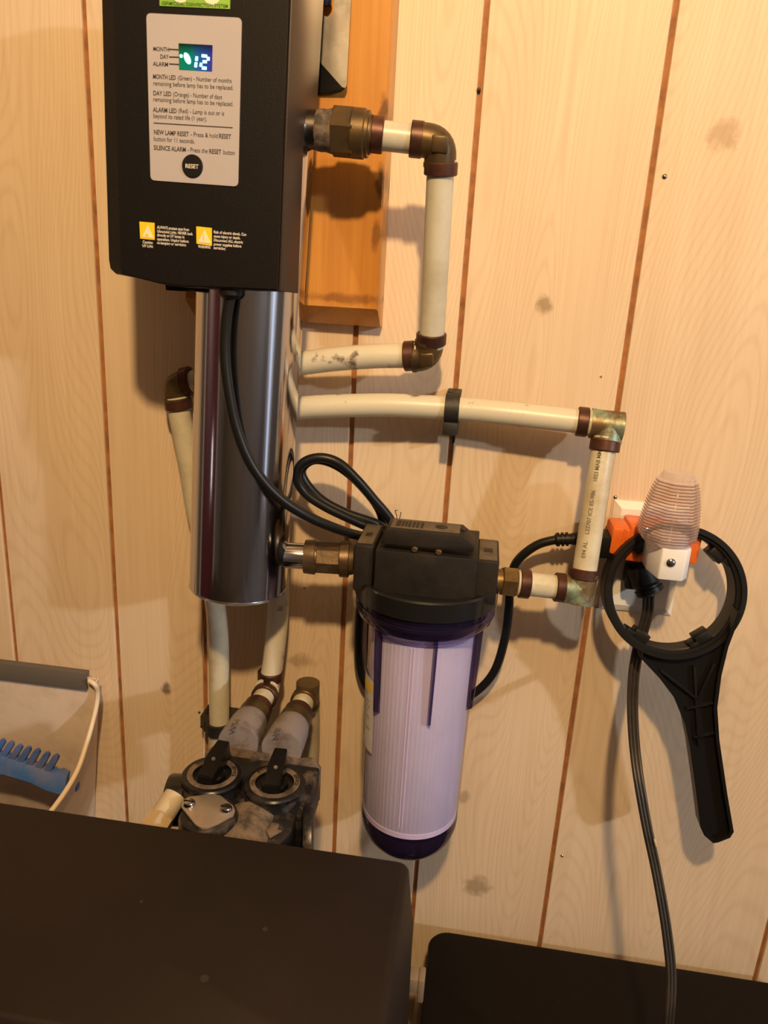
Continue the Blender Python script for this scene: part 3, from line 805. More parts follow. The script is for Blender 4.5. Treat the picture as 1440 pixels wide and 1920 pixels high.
# ------------------------------------------------------------------ filter housing
FD = .085
ft = at(798, 1120, FD); fcx, fcy = ft.x, -FD
filt = Thing('water_filter', 'clear violet water filter housing with white cartridge and black head', 'water filter', at(757, 1600, FD))
def front_box(l, t_, r, b, d0, d1, bev=.0012):
    x0, x1 = at(*l, d1).x, at(*r, d1).x; z1, z0 = at(*t_, d1).z, at(*b, d1).z
    return bounds(bmesh.new(), x0, x1, -d1, -d0, z0, z1, bev)
zr1 = at(806, 1132, .152).z      # flange top
zr0 = at(812, 1170, .152).z      # flange bottom
bm = front_box((701, 1085), (800, 1040), (893, 1085), (800, 1140), .045, .128)
head = filt.part('head', bm, head_m)
bm = front_box((663, 1055), (680, 1022), (699, 1055), (680, 1110), .060, .124, .002); filt.part('port_block', bm, head_m)
bm = front_box((891, 1080), (913, 1052), (934, 1080), (913, 1135), .060, .122, .002); filt.part('port_block', bm, head_m)
# dust lying on the port blocks
for (l, r, tt) in (((665, 1055), (698, 1055), (680, 1022)), ((893, 1080), (932, 1080), (913, 1052))):
    d1 = .1222; x0, x1 = at(*l, d1).x, at(*r, d1).x; z = at(*tt, .124).z if l[0] < 800 else at(*tt, .122).z
    t = bounds(bmesh.new(), x0 + .001, x1 - .001, -.119, -.064, z - .0005, z + .0006, .0003); filt.part('dust', t, head_top)
    t = bounds(bmesh.new(), x0 + .005, x1 - .005, -.100, -.090, z, z + .0012, .0003); filt.part('moulded_mark', t, blk_dusty)
# cap rail on top
x0, x1 = at(717, 1010, .128).x, at(891, 1020, .128).x
zt, zb = at(795, 997, .128).z, at(795, 1027, .128).z
bm = bmesh.new()
cf = .012
prism(bm, [V(x0 + .003, -.128, zt), V(x1 - cf, -.128, zt), V(x1, -.128, zt - cf * .8), V(x1 - .001, -.128, zb), V(x0 - .002, -.128, zb)], V(0, .128 - .096, 0), .0008)
filt.part('mounting_cap', bm, head_m)
t = bounds(bmesh.new(), x0 + .006, x1 - cf - .002, -.124, -.099, zt - .0004, zt + .0005, .0002); filt.part('dust', t, head_top)
t = bmesh.new()
for i, dx in enumerate((.010, .015, .018, .021, .0245, .028, .032)): bounds(t, x0 + dx, x0 + dx + (.004 if i in (0,) else .002), -.120, -.104, zt, zt + .0009)
lathe(t, V(x0 + .050, -.112, zt), Z, [(0, .0055), (.0009, .0055)], 20); lathe(t, V(x0 + .070, -.112, zt), Z, [(0, .0035), (.0009, .0035)], 14)
filt.part('moulded_mark', t, blk_dusty)
zw = at(800, 1022, 0).z; t = bounds(bmesh.new(), x0 + .012, x1 - .012, -.060, -.0003, zw - .030, zw, .001); filt.part('wall_bracket', t, blk)
t = bmesh.new()
for px in (777, 822):
    q = at(px, 1031 + (px - 777) * .12, .1283); lathe(t, V(q.x, -.122, q.z), -Y, [(0, .0028), (.0060, .0028), (.0068, .0020), (.007, 0)], 14)
filt.part('screw', t, bronze)
# round flange and thread collar
FR = .0672
bm = bmesh.new()
c0 = V(fcx, fcy, zr0)
hgt = zr1 - zr0
# flange with the front half raised into a lip
lathe(bm, c0, Z, [(-.001, .040), (-.001, FR - .0015), (.0, FR), (hgt - .0015, FR), (hgt, FR - .0015), (hgt, FR - .006), (hgt - .004, FR - .0075), (hgt - .004, .04)], 72)
filt.part('flange', bm, blk_gloss)
t = bounds(bmesh.new(), fcx - .050, fcx + .050, -.122, -.050, zr0 + .006, at(800, 1135, .128).z + .006, .002); filt.part('neck', t, head_m)
CDN = at(812, 1210, .148).z     # collar bottom
bm = bmesh.new()
lathe(bm, V(fcx, fcy, zr0), -Z, [(-.001, FR - .0025), (.005, FR - .0022), (.0055, FR - .0012), (.0085, FR - .0012), (.009, FR - .0022), (.0095, FR - .0012), (.012, FR - .0012), (.0125, FR - .0024), (zr0 - CDN - .004, FR - .0035), (zr0 - CDN, FR - .0075), (zr0 - CDN + .005, FR - .0125)], 64)
filt.part('thread_collar', bm, bowl_dark)
# black seal ring and threads inside the collar
bm = bmesh.new()
lathe(bm, V(fcx, fcy, zr0 - .001), -Z, [(0, .057), (.002, .0605), (.0035, .057), (.005, .0605), (.0065, .057), (.008, .0605), (.0095, .057), (.011, .0600), (zr0 - CDN - .002, .0560), (zr0 - CDN + .001, .0530)], 48)
filt.part('inner_thread', bm, mat('violet_thread', (.030, .020, .050), .3))
zbot = at(760, 1608, FD + .02).z
BR1, BR0 = .0530, .0497
zc0 = at(752, 1566, FD + .043).z   # cartridge bottom edge (front)
bm = bmesh.new()
Lb = CDN - zc0
lathe(bm, V(fcx, fcy, CDN), -Z, [(-.004, BR1 + .003), (.006, BR1), (Lb * .5, (BR0 + BR1) / 2), (Lb + .004, BR0)], 64)
filt.part('bowl', bm, bowl_m, smooth=60)
bm = bmesh.new()
hb = (zc0 - .004) - zbot
lathe(bm, V(fcx, fcy, zc0 - .003), -Z, [(0, BR0 + .0002)] + [(hb * math.sin(R(a)), BR0 * (math.cos(R(a)) ** .75) + .0002) for a in (12, 25, 38, 50, 62, 72, 80)] + [(hb * 1.0, BR0 * .18), (hb, 0)], 64)
filt.part('bowl_base', bm, base_m, label='dark violet rounded bowl bottom', smooth=60)
bm = bmesh.new()
rc = .0500; rcb = .0478
lathe(bm, V(fcx, fcy, CDN - .004), -Z, [(0, rc * .98), (.001, rc), (Lb - .010, rcb)], 288, None, lambda a: 1 + .0035 * math.cos(72 * a))
ca = filt.part('cartridge', bm, cart_m, label='white pleated filter cartridge', smooth=80)
bm = bmesh.new(); lathe(bm, V(fcx, fcy, CDN - .004 - Lb + .010), -Z, [(0, rcb + .0006), (.0055, rcb + .0006), (.007, rcb - .001), (.007, 0)], 64); filt.part('end_cap', bm, cart_end, ca)
bm = bmesh.new(); lathe(bm, V(fcx, fcy, CDN - .001), -Z, [(0, .0520), (.008, .0515), (.009, .0505), (.009, 0)], 64); filt.part('end_cap', bm, mat('violet_end_cap', (.34, .30, .50), .5), ca)
# seam strip on the pleats
th_cam = math.atan2(-(CAM.y - fcy), CAM.x - fcx)
def polar(az, r, z): # az from the camera-facing direction, positive to the right
    a = math.atan2(CAM.y - fcy, CAM.x - fcx) + az
    return V(fcx + math.cos(a) * r, fcy + math.sin(a) * r, z)
bm = bmesh.new()
for az in (R(-11), R(-7.5)):
    a_, b_ = polar(az, rc * 1.003, CDN - .012), polar(az, rcb * 1.003, zc0 + .012)
    tube(bm, [a_, b_], .0006, 6, 1)
filt.part('seam', bm, cart_end, ca)
# ribs on the outside of the bowl
zr_t, zr_b = at(815, 1225, .135).z, at(803, 1362, .133).z
for kdeg in (13, 73, 133, 193, 253, 313):
    az = R(kdeg); t = bmesh.new()
    dirn = (polar(az, 1, 0) - polar(az, 0, 0)); tan = V(-dirn.y, dirn.x, 0)
    pts = [polar(az, BR1 - .002, zr_t + .016), polar(az, BR1 + .0055, zr_t + .016), polar(az, BR1 + .0045, zr_t - .02), polar(az, BR1 + .0022, zr_b + .004), polar(az, BR1 - .004, zr_b)]
    prism(t, [p - tan * .0011 for p in pts], tan * .0022)
    filt.part('rib', t, fin_m, smooth=0)
# paper sticker on the left side
def patch(az0, az1, z0, z1, r0, r1, th=.0006, n=8):
    t = bmesh.new(); fr, bk = [], []
    top = [polar(az0 + (az1 - az0) * i / n, r1 + th, z1) for i in range(n + 1)]; bot = [polar(az0 + (az1 - az0) * i / n, r0 + th, z0) for i in range(n + 1)]
    topi = [polar(az0 + (az1 - az0) * i / n, r1, z1) for i in range(n + 1)]; boti = [polar(az0 + (az1 - az0) * i / n, r0, z0) for i in range(n + 1)]
    for i in range(n):
        for q in ((top, bot), (topi, boti)):
            vs_ = [t.verts.new(q[0][i]), t.verts.new(q[0][i + 1]), t.verts.new(q[1][i + 1]), t.verts.new(q[1][i])]; t.faces.new(vs_)
    bmesh.ops.remove_doubles(t, verts=t.verts[:], dist=1e-6); return t
zs1, zs0 = at(684, 1256, FD + .012).z, at(671, 1385, FD + .012).z
stp = mat('sticker_paper', (.66, .62, .62), .6, noise=((.58, .53, .52), 30, .4, .7))
def rad(z): return BR1 + (BR0 - BR1) * min(max((CDN - z) / Lb, 0), 1) + .0004
s_ = filt.part('sticker', patch(R(-90), R(-52), zs0, zs1, rad(zs0), rad(zs1)), stp, smooth=60, label='white sticker with yellow top band')
zy = zs1 - (zs1 - zs0) * .17
filt.part('yellow_band', patch(R(-87), R(-55), zy, zs1 - .004, rad(zy) + .0004, rad(zs1) + .0004, .0004), yellow_m, s_)
for i in range(9):
    za = zy - .006 - i * .0058
    def place(a, b, h, za=za): return polar(R(-85) + a / .052, rad(za) + .0011, za + b)
    filt.part('print', text_bm(('WARNING', 'Do not exceed', 'pressure 125 psi', 'Replace filter', 'every 3 months', 'Do not use', 'petroleum based', 'lubricants', 'on seals')[i], .0046, place, .0, 'LEFT', .8, 0), inkdim, s_, smooth=0)

# ------------------------------------------------------------------ power cord of the controller
cordt = Thing('controller_power_cord', 'black power cord hanging from controller, looped behind filter, plugged in orange adapter', 'cord', at(670, 1003, .09))
CRD = .0045
pts = [at(432, 552, .158), at(424, 600, .158), at(421, 660, .158), at(428, 730, .158), at(444, 805, .157), at(474, 875, .155), at(520, 930, .150), at(575, 967, .138), at(625, 989, .120), at(668, 1003, .096), at(700, 1006, .070), at(730, 1000, .052),
       at(733, 976, .050), at(700, 935, .055), at(668, 898, .060), at(635, 868, .063), at(600, 858, .065), at(568, 868, .066), at(556, 893, .066), at(570, 922, .064), at(604, 947, .062), at(650, 970, .058), at(700, 992, .050), at(730, 1000, .036)]
pts2 = [at(733, 1002, .034), at(706, 982, .044), at(650, 962, .050), at(605, 938, .052), at(574, 906, .053), at(566, 880, .053), at(590, 862, .052), at(630, 872, .049), at(672, 905, .044), at(712, 958, .036), at(716, 1010, .026),
        at(692, 1060, .020), at(677, 1130, .020), at(672, 1210, .020), at(678, 1265, .020), at(700, 1300, .019), at(760, 1332, .018), at(830, 1330, .020), at(885, 1303, .022), at(925, 1262, .025), at(946, 1200, .028), at(954, 1140, .030), at(957, 1090, .031), at(970, 1052, .032), at(1005, 1023, .033), at(1042, 1012, .034), at(1062, 1011, .034)]
bm = bmesh.new(); tube(bm, pts + pts2, CRD, 12, 7); cordt.part('cable', bm, rubber, smooth=60)
bm = bmesh.new()
pp, pq = at(1040, 1012, .034), at(1082, 1010, .034); ax = (pq - pp)
lathe(bm, pp, ax, [(0, .0048)] + sum([[(.002 + i * .0042, .0068), (.0045 + i * .0042, .0068), (.0047 + i * .0042, .0052), (.0060 + i * .0042, .0052)] for i in range(3)], []) + [(ax.length, .0068), (ax.length + .010, .0085), (ax.length + .016, .0085)], 20)
cordt.part('strain_relief', bm, blk)
bm = bmesh.new()
a, b = at(1095, 1015, .032), at(1150, 1021, .032)
box(bm, (a + b) / 2, (abs(b.x - a.x), .026, .0235), None, .003); cordt.part('plug', bm, blk)

# short loose wire ends sticking up behind the filter head
bm = bmesh.new()
tube(bm, [at(738, 985, .09), at(744, 970, .09), at(741, 958, .09), at(745, 957, .088)], .0004, 6, 5)
tube(bm, [at(740, 985, .09), at(749, 972, .088), at(752, 960, .086)], .0004, 6, 5)
tube(bm, [at(741, 985, .09), at(748, 975, .091), at(752, 976, .092), at(747, 981, .092)], .0004, 6, 5)
single('wire_scrap', bm, blk, 'tiny curled black wire ends on top of filter head', 'wire', at(740, 985, .09))

# ------------------------------------------------------------------ wall outlet
xo0, xo1 = at(1137, 1036).x, at(1262, 1050).x
p_tl, p_bl, p_br = at(1155, 936), at(1118, 1138), at(1258, 1156)
wo = Thing('wall_outlet', 'ivory wall outlet plate behind the orange adapter', 'outlet', V((p_bl.x + p_br.x) / 2, 0, p_bl.z))
bm = bmesh.new()
z0, z1, x0, x1 = p_bl.z, p_tl.z, (p_bl.x + p_tl.x) / 2, p_br.x - .001
def lp(i, d): return [V(x0 + i, -d, z0 + i), V(x1 - i, -d, z0 + i), V(x1 - i, -d, z1 - i), V(x0 + i, -d, z1 - i)]
loft(bm, [lp(0, .0002), lp(0, .002), lp(.0065, .0055), lp(.0075, .0060)])
wo.part('cover_plate', bm, plate_m, smooth=0)
ocx = (x0 + x1) / 2; ocz = (z0 + z1) / 2
for s in (1, -1):
    bm = bmesh.new(); bounds(bm, ocx - .0165, ocx + .0165, -.0072, -.003, ocz + s * .0195 - .0135, ocz + s * .0195 + .0135, .002)
    wo.part('socket', bm, plate_m)
bm = bmesh.new(); lathe(bm, V(ocx, -.005, ocz), -Y, [(0, .0032), (.0022, .0032), (.0028, 0)], 12); wo.part('screw', bm, steel_dull)

# orange three-way adapter
oa = Thing('orange_adapter', 'bright orange three-way plug adapter in the wall outlet', 'adapter', at(1230, 1030, .007))
bm = bmesh.new()
AF = .050
def afr(x, y): return at(x, y, AF)
ol, orr, ot, ob = at(1145, 1010, .045).x, at(1313, 1030, .045).x, at(1235, 990, .045).z, at(1235, 1058, .045).z
oz = (ot + ob) / 2; oh = (ot - ob) / 2
tiltm = Matrix.Rotation(R(2.0), 3, 'Y')
box(bm, ((ol + orr) / 2, -.0285, oz), (orr - ol, .036, oh * 1.55), tiltm, .0035)
box(bm, ((ol + orr) / 2 - .001, -.0275, oz), ((orr - ol) * .60, .040, oh * 2.0), tiltm, .003)
bounds(bm, (ol + orr) / 2 - .012, (ol + orr) / 2 + .012, -.012, -.0074, oz - .010, oz + .010)
oa.part('body', bm, orange_m)
bm = bmesh.new()
for s in (-1, 1): box(bm, ((ol + orr) / 2 + s * (orr - ol) * .36, -.0286, oz), (.0030, .0372, oh * 1.62), tiltm, .0006)
oa.part('moulded_band', bm, orange_m)

# ------------------------------------------------------------------ night light
nl = Thing('night_light', 'plug-in night light with clear ribbed shade and white base', 'night light', at(1250, 1075, .05))
ND = .098
bx_l, bx_m, bx_r = at(1213, 1050, .075), at(1237, 1060, ND), at(1285, 1065, ND - .004)
zt, zb = at(1258, 1030, ND).z, at(1258, 1089, ND).z
bm = bmesh.new()
xl, xr = at(1211, 1055, .072).x, at(1287, 1062, .090).x
out = [V(xl, -.052, zb), V(xl, -.075, zb), V(bx_m.x, -ND, zb), V(bx_r.x - .002, -ND, zb), V(xr + .002, -.090, zb), V(xr + .004, -.052, zb)]
prism(bm, out, V(0, 0, zt - zb), .0015)
nl.part('base', bm, white_m)
bm = bmesh.new(); q = at(1258, 1055, ND); lathe(bm, q, -Y, [(-.001, .0040), (.0008, .0040), (.0022, .0028), (.0028, 0)], 20)
nl.part('sensor', bm, steel, label='domed chrome light sensor')
bm = bmesh.new(); lathe(bm, V((xl + xr) / 2 + .001, -.074, zt - .001), Z, [(0, .0165), (.006, .0165), (.008, .013)], 28); nl.part('collar', bm, white_m)
# shade: faceted lens, widest low, ribs across
scx = at(1259, 960, .082).x; scy = -.080
zs0, zs1 = at(1255, 1036, .095).z, at(1267, 887, .085).z
H = zs1 - zs0
def shade_loop(t, grow=0.0):
    # outline half sizes at height t in 0..1
    wv = [(0, .62), (.05, .80), (.15, 1.0), (.35, 1.0), (.6, .90), (.8, .76), (.92, .64), (1.0, .52)]
    for (a, x), (b, y) in zip(wv, wv[1:]):
        if a <= t <= b: s = x + (y - x) * (t - a) / (b - a); break
    hw = .0222 * s + grow; hd = .020 * s + grow
    x = scx + .0015 * t
    return [V(x - hw, scy + hd * .6, zs0 + H * t), V(x - hw, scy - hd * .25, zs0 + H * t), V(x - hw * .42, scy - hd, zs0 + H * t), V(x + hw * .05, scy - hd * 1.08, zs0 + H * t), V(x + hw * .55, scy - hd, zs0 + H * t), V(x + hw, scy - hd * .4, zs0 + H * t), V(x + hw, scy + hd * .6, zs0 + H * t), V(x + hw * .4, scy + hd, zs0 + H * t), V(x - hw * .4, scy + hd, zs0 + H * t)]
bm = bmesh.new(); loops = [shade_loop(0), shade_loop(.05), shade_loop(.09)]
NR = 21
for i in range(NR):
    a = .09 + .82 * i / NR; h = .82 / NR
    loops += [shade_loop(a + h * .10, -.0006), shade_loop(a + h * .40, .0010), shade_loop(a + h * .62, .0010), shade_loop(a + h * .95, -.0006)]
loops += [shade_loop(.93), shade_loop(1.0)]
loft(bm, loops); shd = nl.part('shade', bm, lens_m, smooth=30, label='clear ribbed tapered shade')
for i in range(1, NR):
    lo_ = shade_loop(.09 + .82 * i / NR, .0011)
    bm = bmesh.new(); tube(bm, lo_[:7], .00048, 6, 1); nl.part('shade_ridge', bm, ridge_m, shd, smooth=60)
bm = bmesh.new()
for s in (-1, 1): bounds(bm, (xl + xr) / 2 + s * .0065 - .0008, (xl + xr) / 2 + s * .0065 + .0008, -.053, -.047, (zt + zb) / 2 - .003, (zt + zb) / 2 + .003)
nl.part('prong', bm, steel_dull)

def ontop(px, py, z):
    c = at(px, py, 0); d_ = c - CAM; return CAM + d_ * ((z - CAM.z) / d_.z)
BT = at(830, 1731, .035).z
# ------------------------------------------------------------------ flat extension cord
fc = Thing('flat_cord', 'dark brown flat cord hanging from its black plug under the adapter', 'cord', at(1208, 1090, .03))
bm = bmesh.new()
pa2, pb3 = at(1200, 1078, .030), at(1218, 1122, .036)
dv2 = (pb3 - pa2).normalized()
lathe(bm, at(1199, 1062, .028), dv2, [(0, .0135), (.012, .0145), (.017, .0150), (.020, .0125), (.022, .0125), (.0225, .0140), (.027, .0140), (.030, .009)], 10)
box(bm, at(1196, 1080, .020), (.026, .020, .024), None, .003)
fc.part('plug', bm, blk)
sec = []
def lobes(w=.0056, h=.0021):
    P = []
    for cx_ in (-.0037, 0, .0037):
        for a in (160, 120, 90, 60, 20): P.append((cx_ + math.cos(R(a)) * .0021, math.sin(R(a)) * h))
    for cx_ in (.0037, 0, -.0037):
        for a in (-20, -60, -90, -120, -160): P.append((cx_ + math.cos(R(a)) * .0021, math.sin(R(a)) * h))
    return P
cpts = [at(1216, 1118, .036), at(1214, 1150, .036), at(1203, 1190, .034), at(1194, 1230, .038), at(1188, 1270, .060), at(1186, 1330, .095), at(1190, 1400, .125), at(1199, 1470, .148), at(1213, 1550, .165), at(1230, 1630, .180), at(1243, 1700, .194), at(1252, 1760, .206), at(1258, 1820, .218), at(1257, 1880, .230), at(1250, 1950, .240), at(1235, 2030, .245)]
tube(bm := bmesh.new(), cpts, .004, 8, 8, 1.0, True, lobes(), lambda f: 1.0 if f < .2 else max(.78, 1 - (f - .2) * .6)); fc.part('cable', bm, cord_m, smooth=70)
bm = bmesh.new(); tube(bm, [at(1227, 1573, .1735), at(1228.5, 1579, .1745), at(1231, 1587, .1755)], .0009, 6, 4); fc.part('worn_patch', bm, nylon)

# ------------------------------------------------------------------ filter wrench
wr = Thing('filter_wrench', 'black plastic ring wrench for the filter, hanging around the night light', 'wrench', at(1268, 1115, .05))
wc = at(1266, 1112, .066)
TH = R(11)
wn = V(0, math.cos(TH), -math.sin(TH)); wup = V(0, math.sin(TH), math.cos(TH))      # into the wall / up along the tool
WD = .030
RO, RI = .0640, .0560
bm = bmesh.new()
hoop(bm, wc, wn, [(0, RI + .0030), (0, RO - .0008), (.0008, RO), (WD, RO - .001), (WD, RI - .0010), (.0070, RI - .0010), (.0065, RI + .0000), (.0030, RI), (.0028, RI + .0030)], 96, X)
wring = wr.part('ring', bm, blk, smooth=35)
for (px, py) in ((1347, 1042), (1196, 1012), (1192, 1192), (1330, 1212)):
    q = at(px, py, .058); dx_, dz_ = wc.x - q.x, (wc.z - q.z); ll = math.hypot(dx_, dz_)
    dv_ = X * (dx_ / ll) + wup * (dz_ / ll); tv_ = X * (-dz_ / ll) + wup * (dx_ / ll)
    rot = Matrix((tv_, wn, dv_)).transposed()
    t = bmesh.new(); cpos = wc + wn * .0145 - dv_ * (RI - .0042)
    box(t, cpos, (.0150, .019, .0095), rot, .0008)
    box(t, cpos - dv_ * .002 + tv_ * .010, (.010, .019, .005), rot, .0006)
    wr.part('tab', t, blk)
def wp(x, y, d): return at(x, y, d)
HL = [(1199, 1232), (1236, 1271), (1264, 1308), (1284, 1356), (1293, 1400), (1304, 1478), (1313, 1551), (1320, 1566), (1337, 1581), (1346, 1580), (1369, 1571), (1376, 1560), (1364, 1490), (1349, 1388), (1345, 1327), (1353, 1266), (1366, 1213), (1390, 1150)]
HL += [(1340, 1228), (1262, 1242)]
hd = [.077] * 20
bm = bmesh.new()
# lower web plate + raised border
base = [wp(x, y, d) for (x, y), d in zip(HL, hd)]
web = [p + V(0, .0065, 0) for p in base]
prism(bm, web, V(0, .0035, 0))
cen = Vector((sum(p.x for p in base) / len(base), 0, 0))
def rib_line(pl_, w_=.0028, h=.014, dd=.0):
    P = [p + V(0, dd, 0) for p in pl_]
    tube(bm, P, .001, 4, 1, 1.0, True, [(-w_ / 2, 0), (w_ / 2, 0), (w_ / 2, h), (-w_ / 2, h)])
def inset_poly(P, m=.0014):
    out = []
    c = [(at(1300, 1285, .06)), ]
    n = len(P)
    for i in range(n):
        a = P[i - 1]; b = P[(i + 1) % n]; t_ = (b - a).normalized(); nn = V(t_.z, 0, -t_.x)
        out.append(P[i] + nn * m)
    return out
main = base[:18]
# border wall along the outline
fr = [p.copy() for p in main]
def wall_strip(P, th, y0, y1):
    Q = []
    for i in range(len(P)):
        a = P[max(i - 1, 0)]; b = P[min(i + 1, len(P) - 1)]; t_ = (b - a).normalized(); nn = V(-t_.z, 0, t_.x); Q.append(P[i] + nn * th)
    t = bmesh.new()
    A_ = [[t.verts.new(V(p.x, p.y + y0, p.z)), t.verts.new(V(q.x, p.y + y0, q.z)), t.verts.new(V(q.x, p.y + y1, q.z)), t.verts.new(V(p.x, p.y + y1, p.z))] for p, q in zip(P, Q)]
    for u_, v_ in zip(A_, A_[1:]):
        for k in range(4): t.faces.new((u_[k], u_[(k + 1) % 4], v_[(k + 1) % 4], v_[k]))
    t.faces.new(A_[0]); t.faces.new(A_[-1])
    join(bm, t)
wall_strip(main, .0032, 0, .018)
handle = wr.part('handle', bm, blk, smooth=30)
bm = bmesh.new()
def bar(x0, y0, x1, y1, th=.0024, d=.074, dep=.008):
    a, b = at(x0, y0, d), at(x1, y1, d); u = (b - a).normalized(); n = V(-u.z, 0, u.x) * th / 2
    prism(bm, [a + n, b + n, b - n, a - n], V(0, dep, 0), .0004)
bar(1238, 1258, 1308, 1312); bar(1340, 1245, 1308, 1312); bar(1302, 1250, 1310, 1400); bar(1286, 1330, 1346, 1318); bar(1300, 1384, 1348, 1374)
wr.part('stiffening_rib', bm, blk, handle)
# a narrow raised word on the grip, too worn to read
# ------------------------------------------------------------------ dustpan
dpD = .020
dp = Thing('dustpan', 'pale plastic dustpan leaning on the wall with grey rubber lip upward', 'dustpan', at(60, 1400, 0))
zl = at(80, 1258, dpD).z
xr_ = at(171, 1490, .001).x; xl_ = xr_ - .30
XR = at(182, 1300, .027).x; XL = xl_ - (XR - xr_)
def rim_at(px, py):
    c = at(px, py, 0) - CAM; return CAM + c * (XR / c.x)
rimc = [rim_at(*p) for p in ((178, 1284), (182.5, 1296), (182, 1315), (176, 1345), (163, 1392), (147, 1440), (124, 1482), (92, 1526), (56, 1570), (10, 1620))]
zbt = rimc[-1].z - .14
bm = bmesh.new()
prism(bm, [V(xl_ + .001, -.001, zbt), V(xr_ - .001, -.001, zbt), V(XR - .003, -dpD, zl), V(XL + .003, -dpD, zl)], V(0, -.0022, 0), .0005)
dp.part('back', bm, pan_m)
rim_m = mat('rim_plastic', (.80, .66, .50), .45)
for k_ in (0, 1):
    fr_ = [p.copy() for p in rimc]
    bk = []
    for i_, p in enumerate(rimc):
        f_ = 1 - i_ / (len(rimc) - 1); zz_ = zbt + (zl - zbt) * f_
        bk.append(V(xr_ + (XR - xr_) * f_, -.001 - (dpD - .001) * f_, zz_))
    if k_:
        mid = (xl_ + xr_) / 2
        for p in fr_ + bk: p.x = 2 * mid - p.x
    t = bmesh.new()
    th = V(.002 if k_ else -.002, 0, 0)
    loft(t, [[a_, b_, b_ + th, a_ + th] for a_, b_ in zip(fr_, bk)])
    dp.part('side_wall', t, pan_m, smooth=50)
    t = bmesh.new(); q0 = fr_[0] + V(-.008 if not k_ else .008, .002, .003)
    tube(t, [q0] + fr_, .0028, 10, 4); dp.part('rim', t, rim_m)
bm = bmesh.new()
lz1, lz0 = at(80, 1254, dpD + .003).z, at(80, 1282, dpD + .003).z
prism(bm, [V(xl_ + .003, -dpD - .0060, lz0), V(xl_ + .003, -dpD - .0002, lz0), V(xl_ + .003, -dpD + .004, lz1 + .002), V(xl_ + .003, -dpD - .0050, lz1 + .002)], V(at(166, 1278, dpD).x - xl_ - .003, 0, 0), .0006)
dp.part('lip', bm, lip_m, label='grey rubber lip')
# blue comb bar across, curved, with tapering teeth
bm = bmesh.new()
cd_ = .062
bt, bb = at(60, 1425, cd_), at(60, 1478, cd_)
top_px = [(-110, 1385), (-40, 1399), (10, 1412), (60, 1428), (100, 1442), (132, 1448)]
bot_px = [(-110, 1440), (-40, 1447), (10, 1455), (60, 1470), (88, 1484), (106, 1492)]
top_w = [at(x, y, cd_ + .000) for x, y in top_px]; bot_w = [at(x, y, cd_ + .012) for x, y in bot_px]
top_w[-1].x = xr_ + .011; bot_w[-1].x = xr_ + .012
loops = []
for a, b in zip(top_w, bot_w):
    dnv = (b - a)
    loops.append([a, a + V(0, -.006, -.003), b + V(0, -.002, .003), b, b + V(0, .004, 0), a + V(0, .003, 0)])
loft(bm, loops); comb = dp.part('comb_bar', bm, blue_m, smooth=50, label='blue comb bar')
for (px, py) in ((-78, 1378), (-60, 1381), (-42, 1385), (-26, 1386), (-9, 1386), (8, 1386), (24, 1390), (40, 1396), (56, 1400), (73, 1404), (91, 1410), (108, 1414)):
    yb = 1412 + (px - 10) * .33
    tip = at(px, py, .060); root = at(px - 19, yb + 3, .062)
    ax = (tip - root).normalized(); sd_ = ax.cross(Y).normalized()
    t = bmesh.new()
    loft(t, [[root + sd_ * .0037 + Y * .004, root - sd_ * .0037 + Y * .004, root - sd_ * .0037 - Y * .005, root + sd_ * .0037 - Y * .005],
             [tip - ax * .004 + sd_ * .0033 + Y * .003, tip - ax * .004 - sd_ * .0033 + Y * .003, tip - ax * .004 - sd_ * .0033 - Y * .003, tip - ax * .004 + sd_ * .0033 - Y * .003],
             [tip + sd_ * .001 + Y * .0015, tip - sd_ * .001 + Y * .0015, tip - sd_ * .001 - Y * .0015, tip + sd_ * .001 - Y * .0015]])
    dp.part('comb_tooth', t, blue_m, comb, smooth=30)
bm = bmesh.new(); c_ = at(143, 1474, 0) - CAM; q = CAM + c_ * ((xr_ + (XR - xr_) * .72 + .001) / c_.x)
lathe(bm, q, X, [(-.001, .0062), (.001, .0060), (.0022, .0045), (.0028, 0)], 20); dp.part('rivet', bm, blue_m, label='blue rivet in the side')

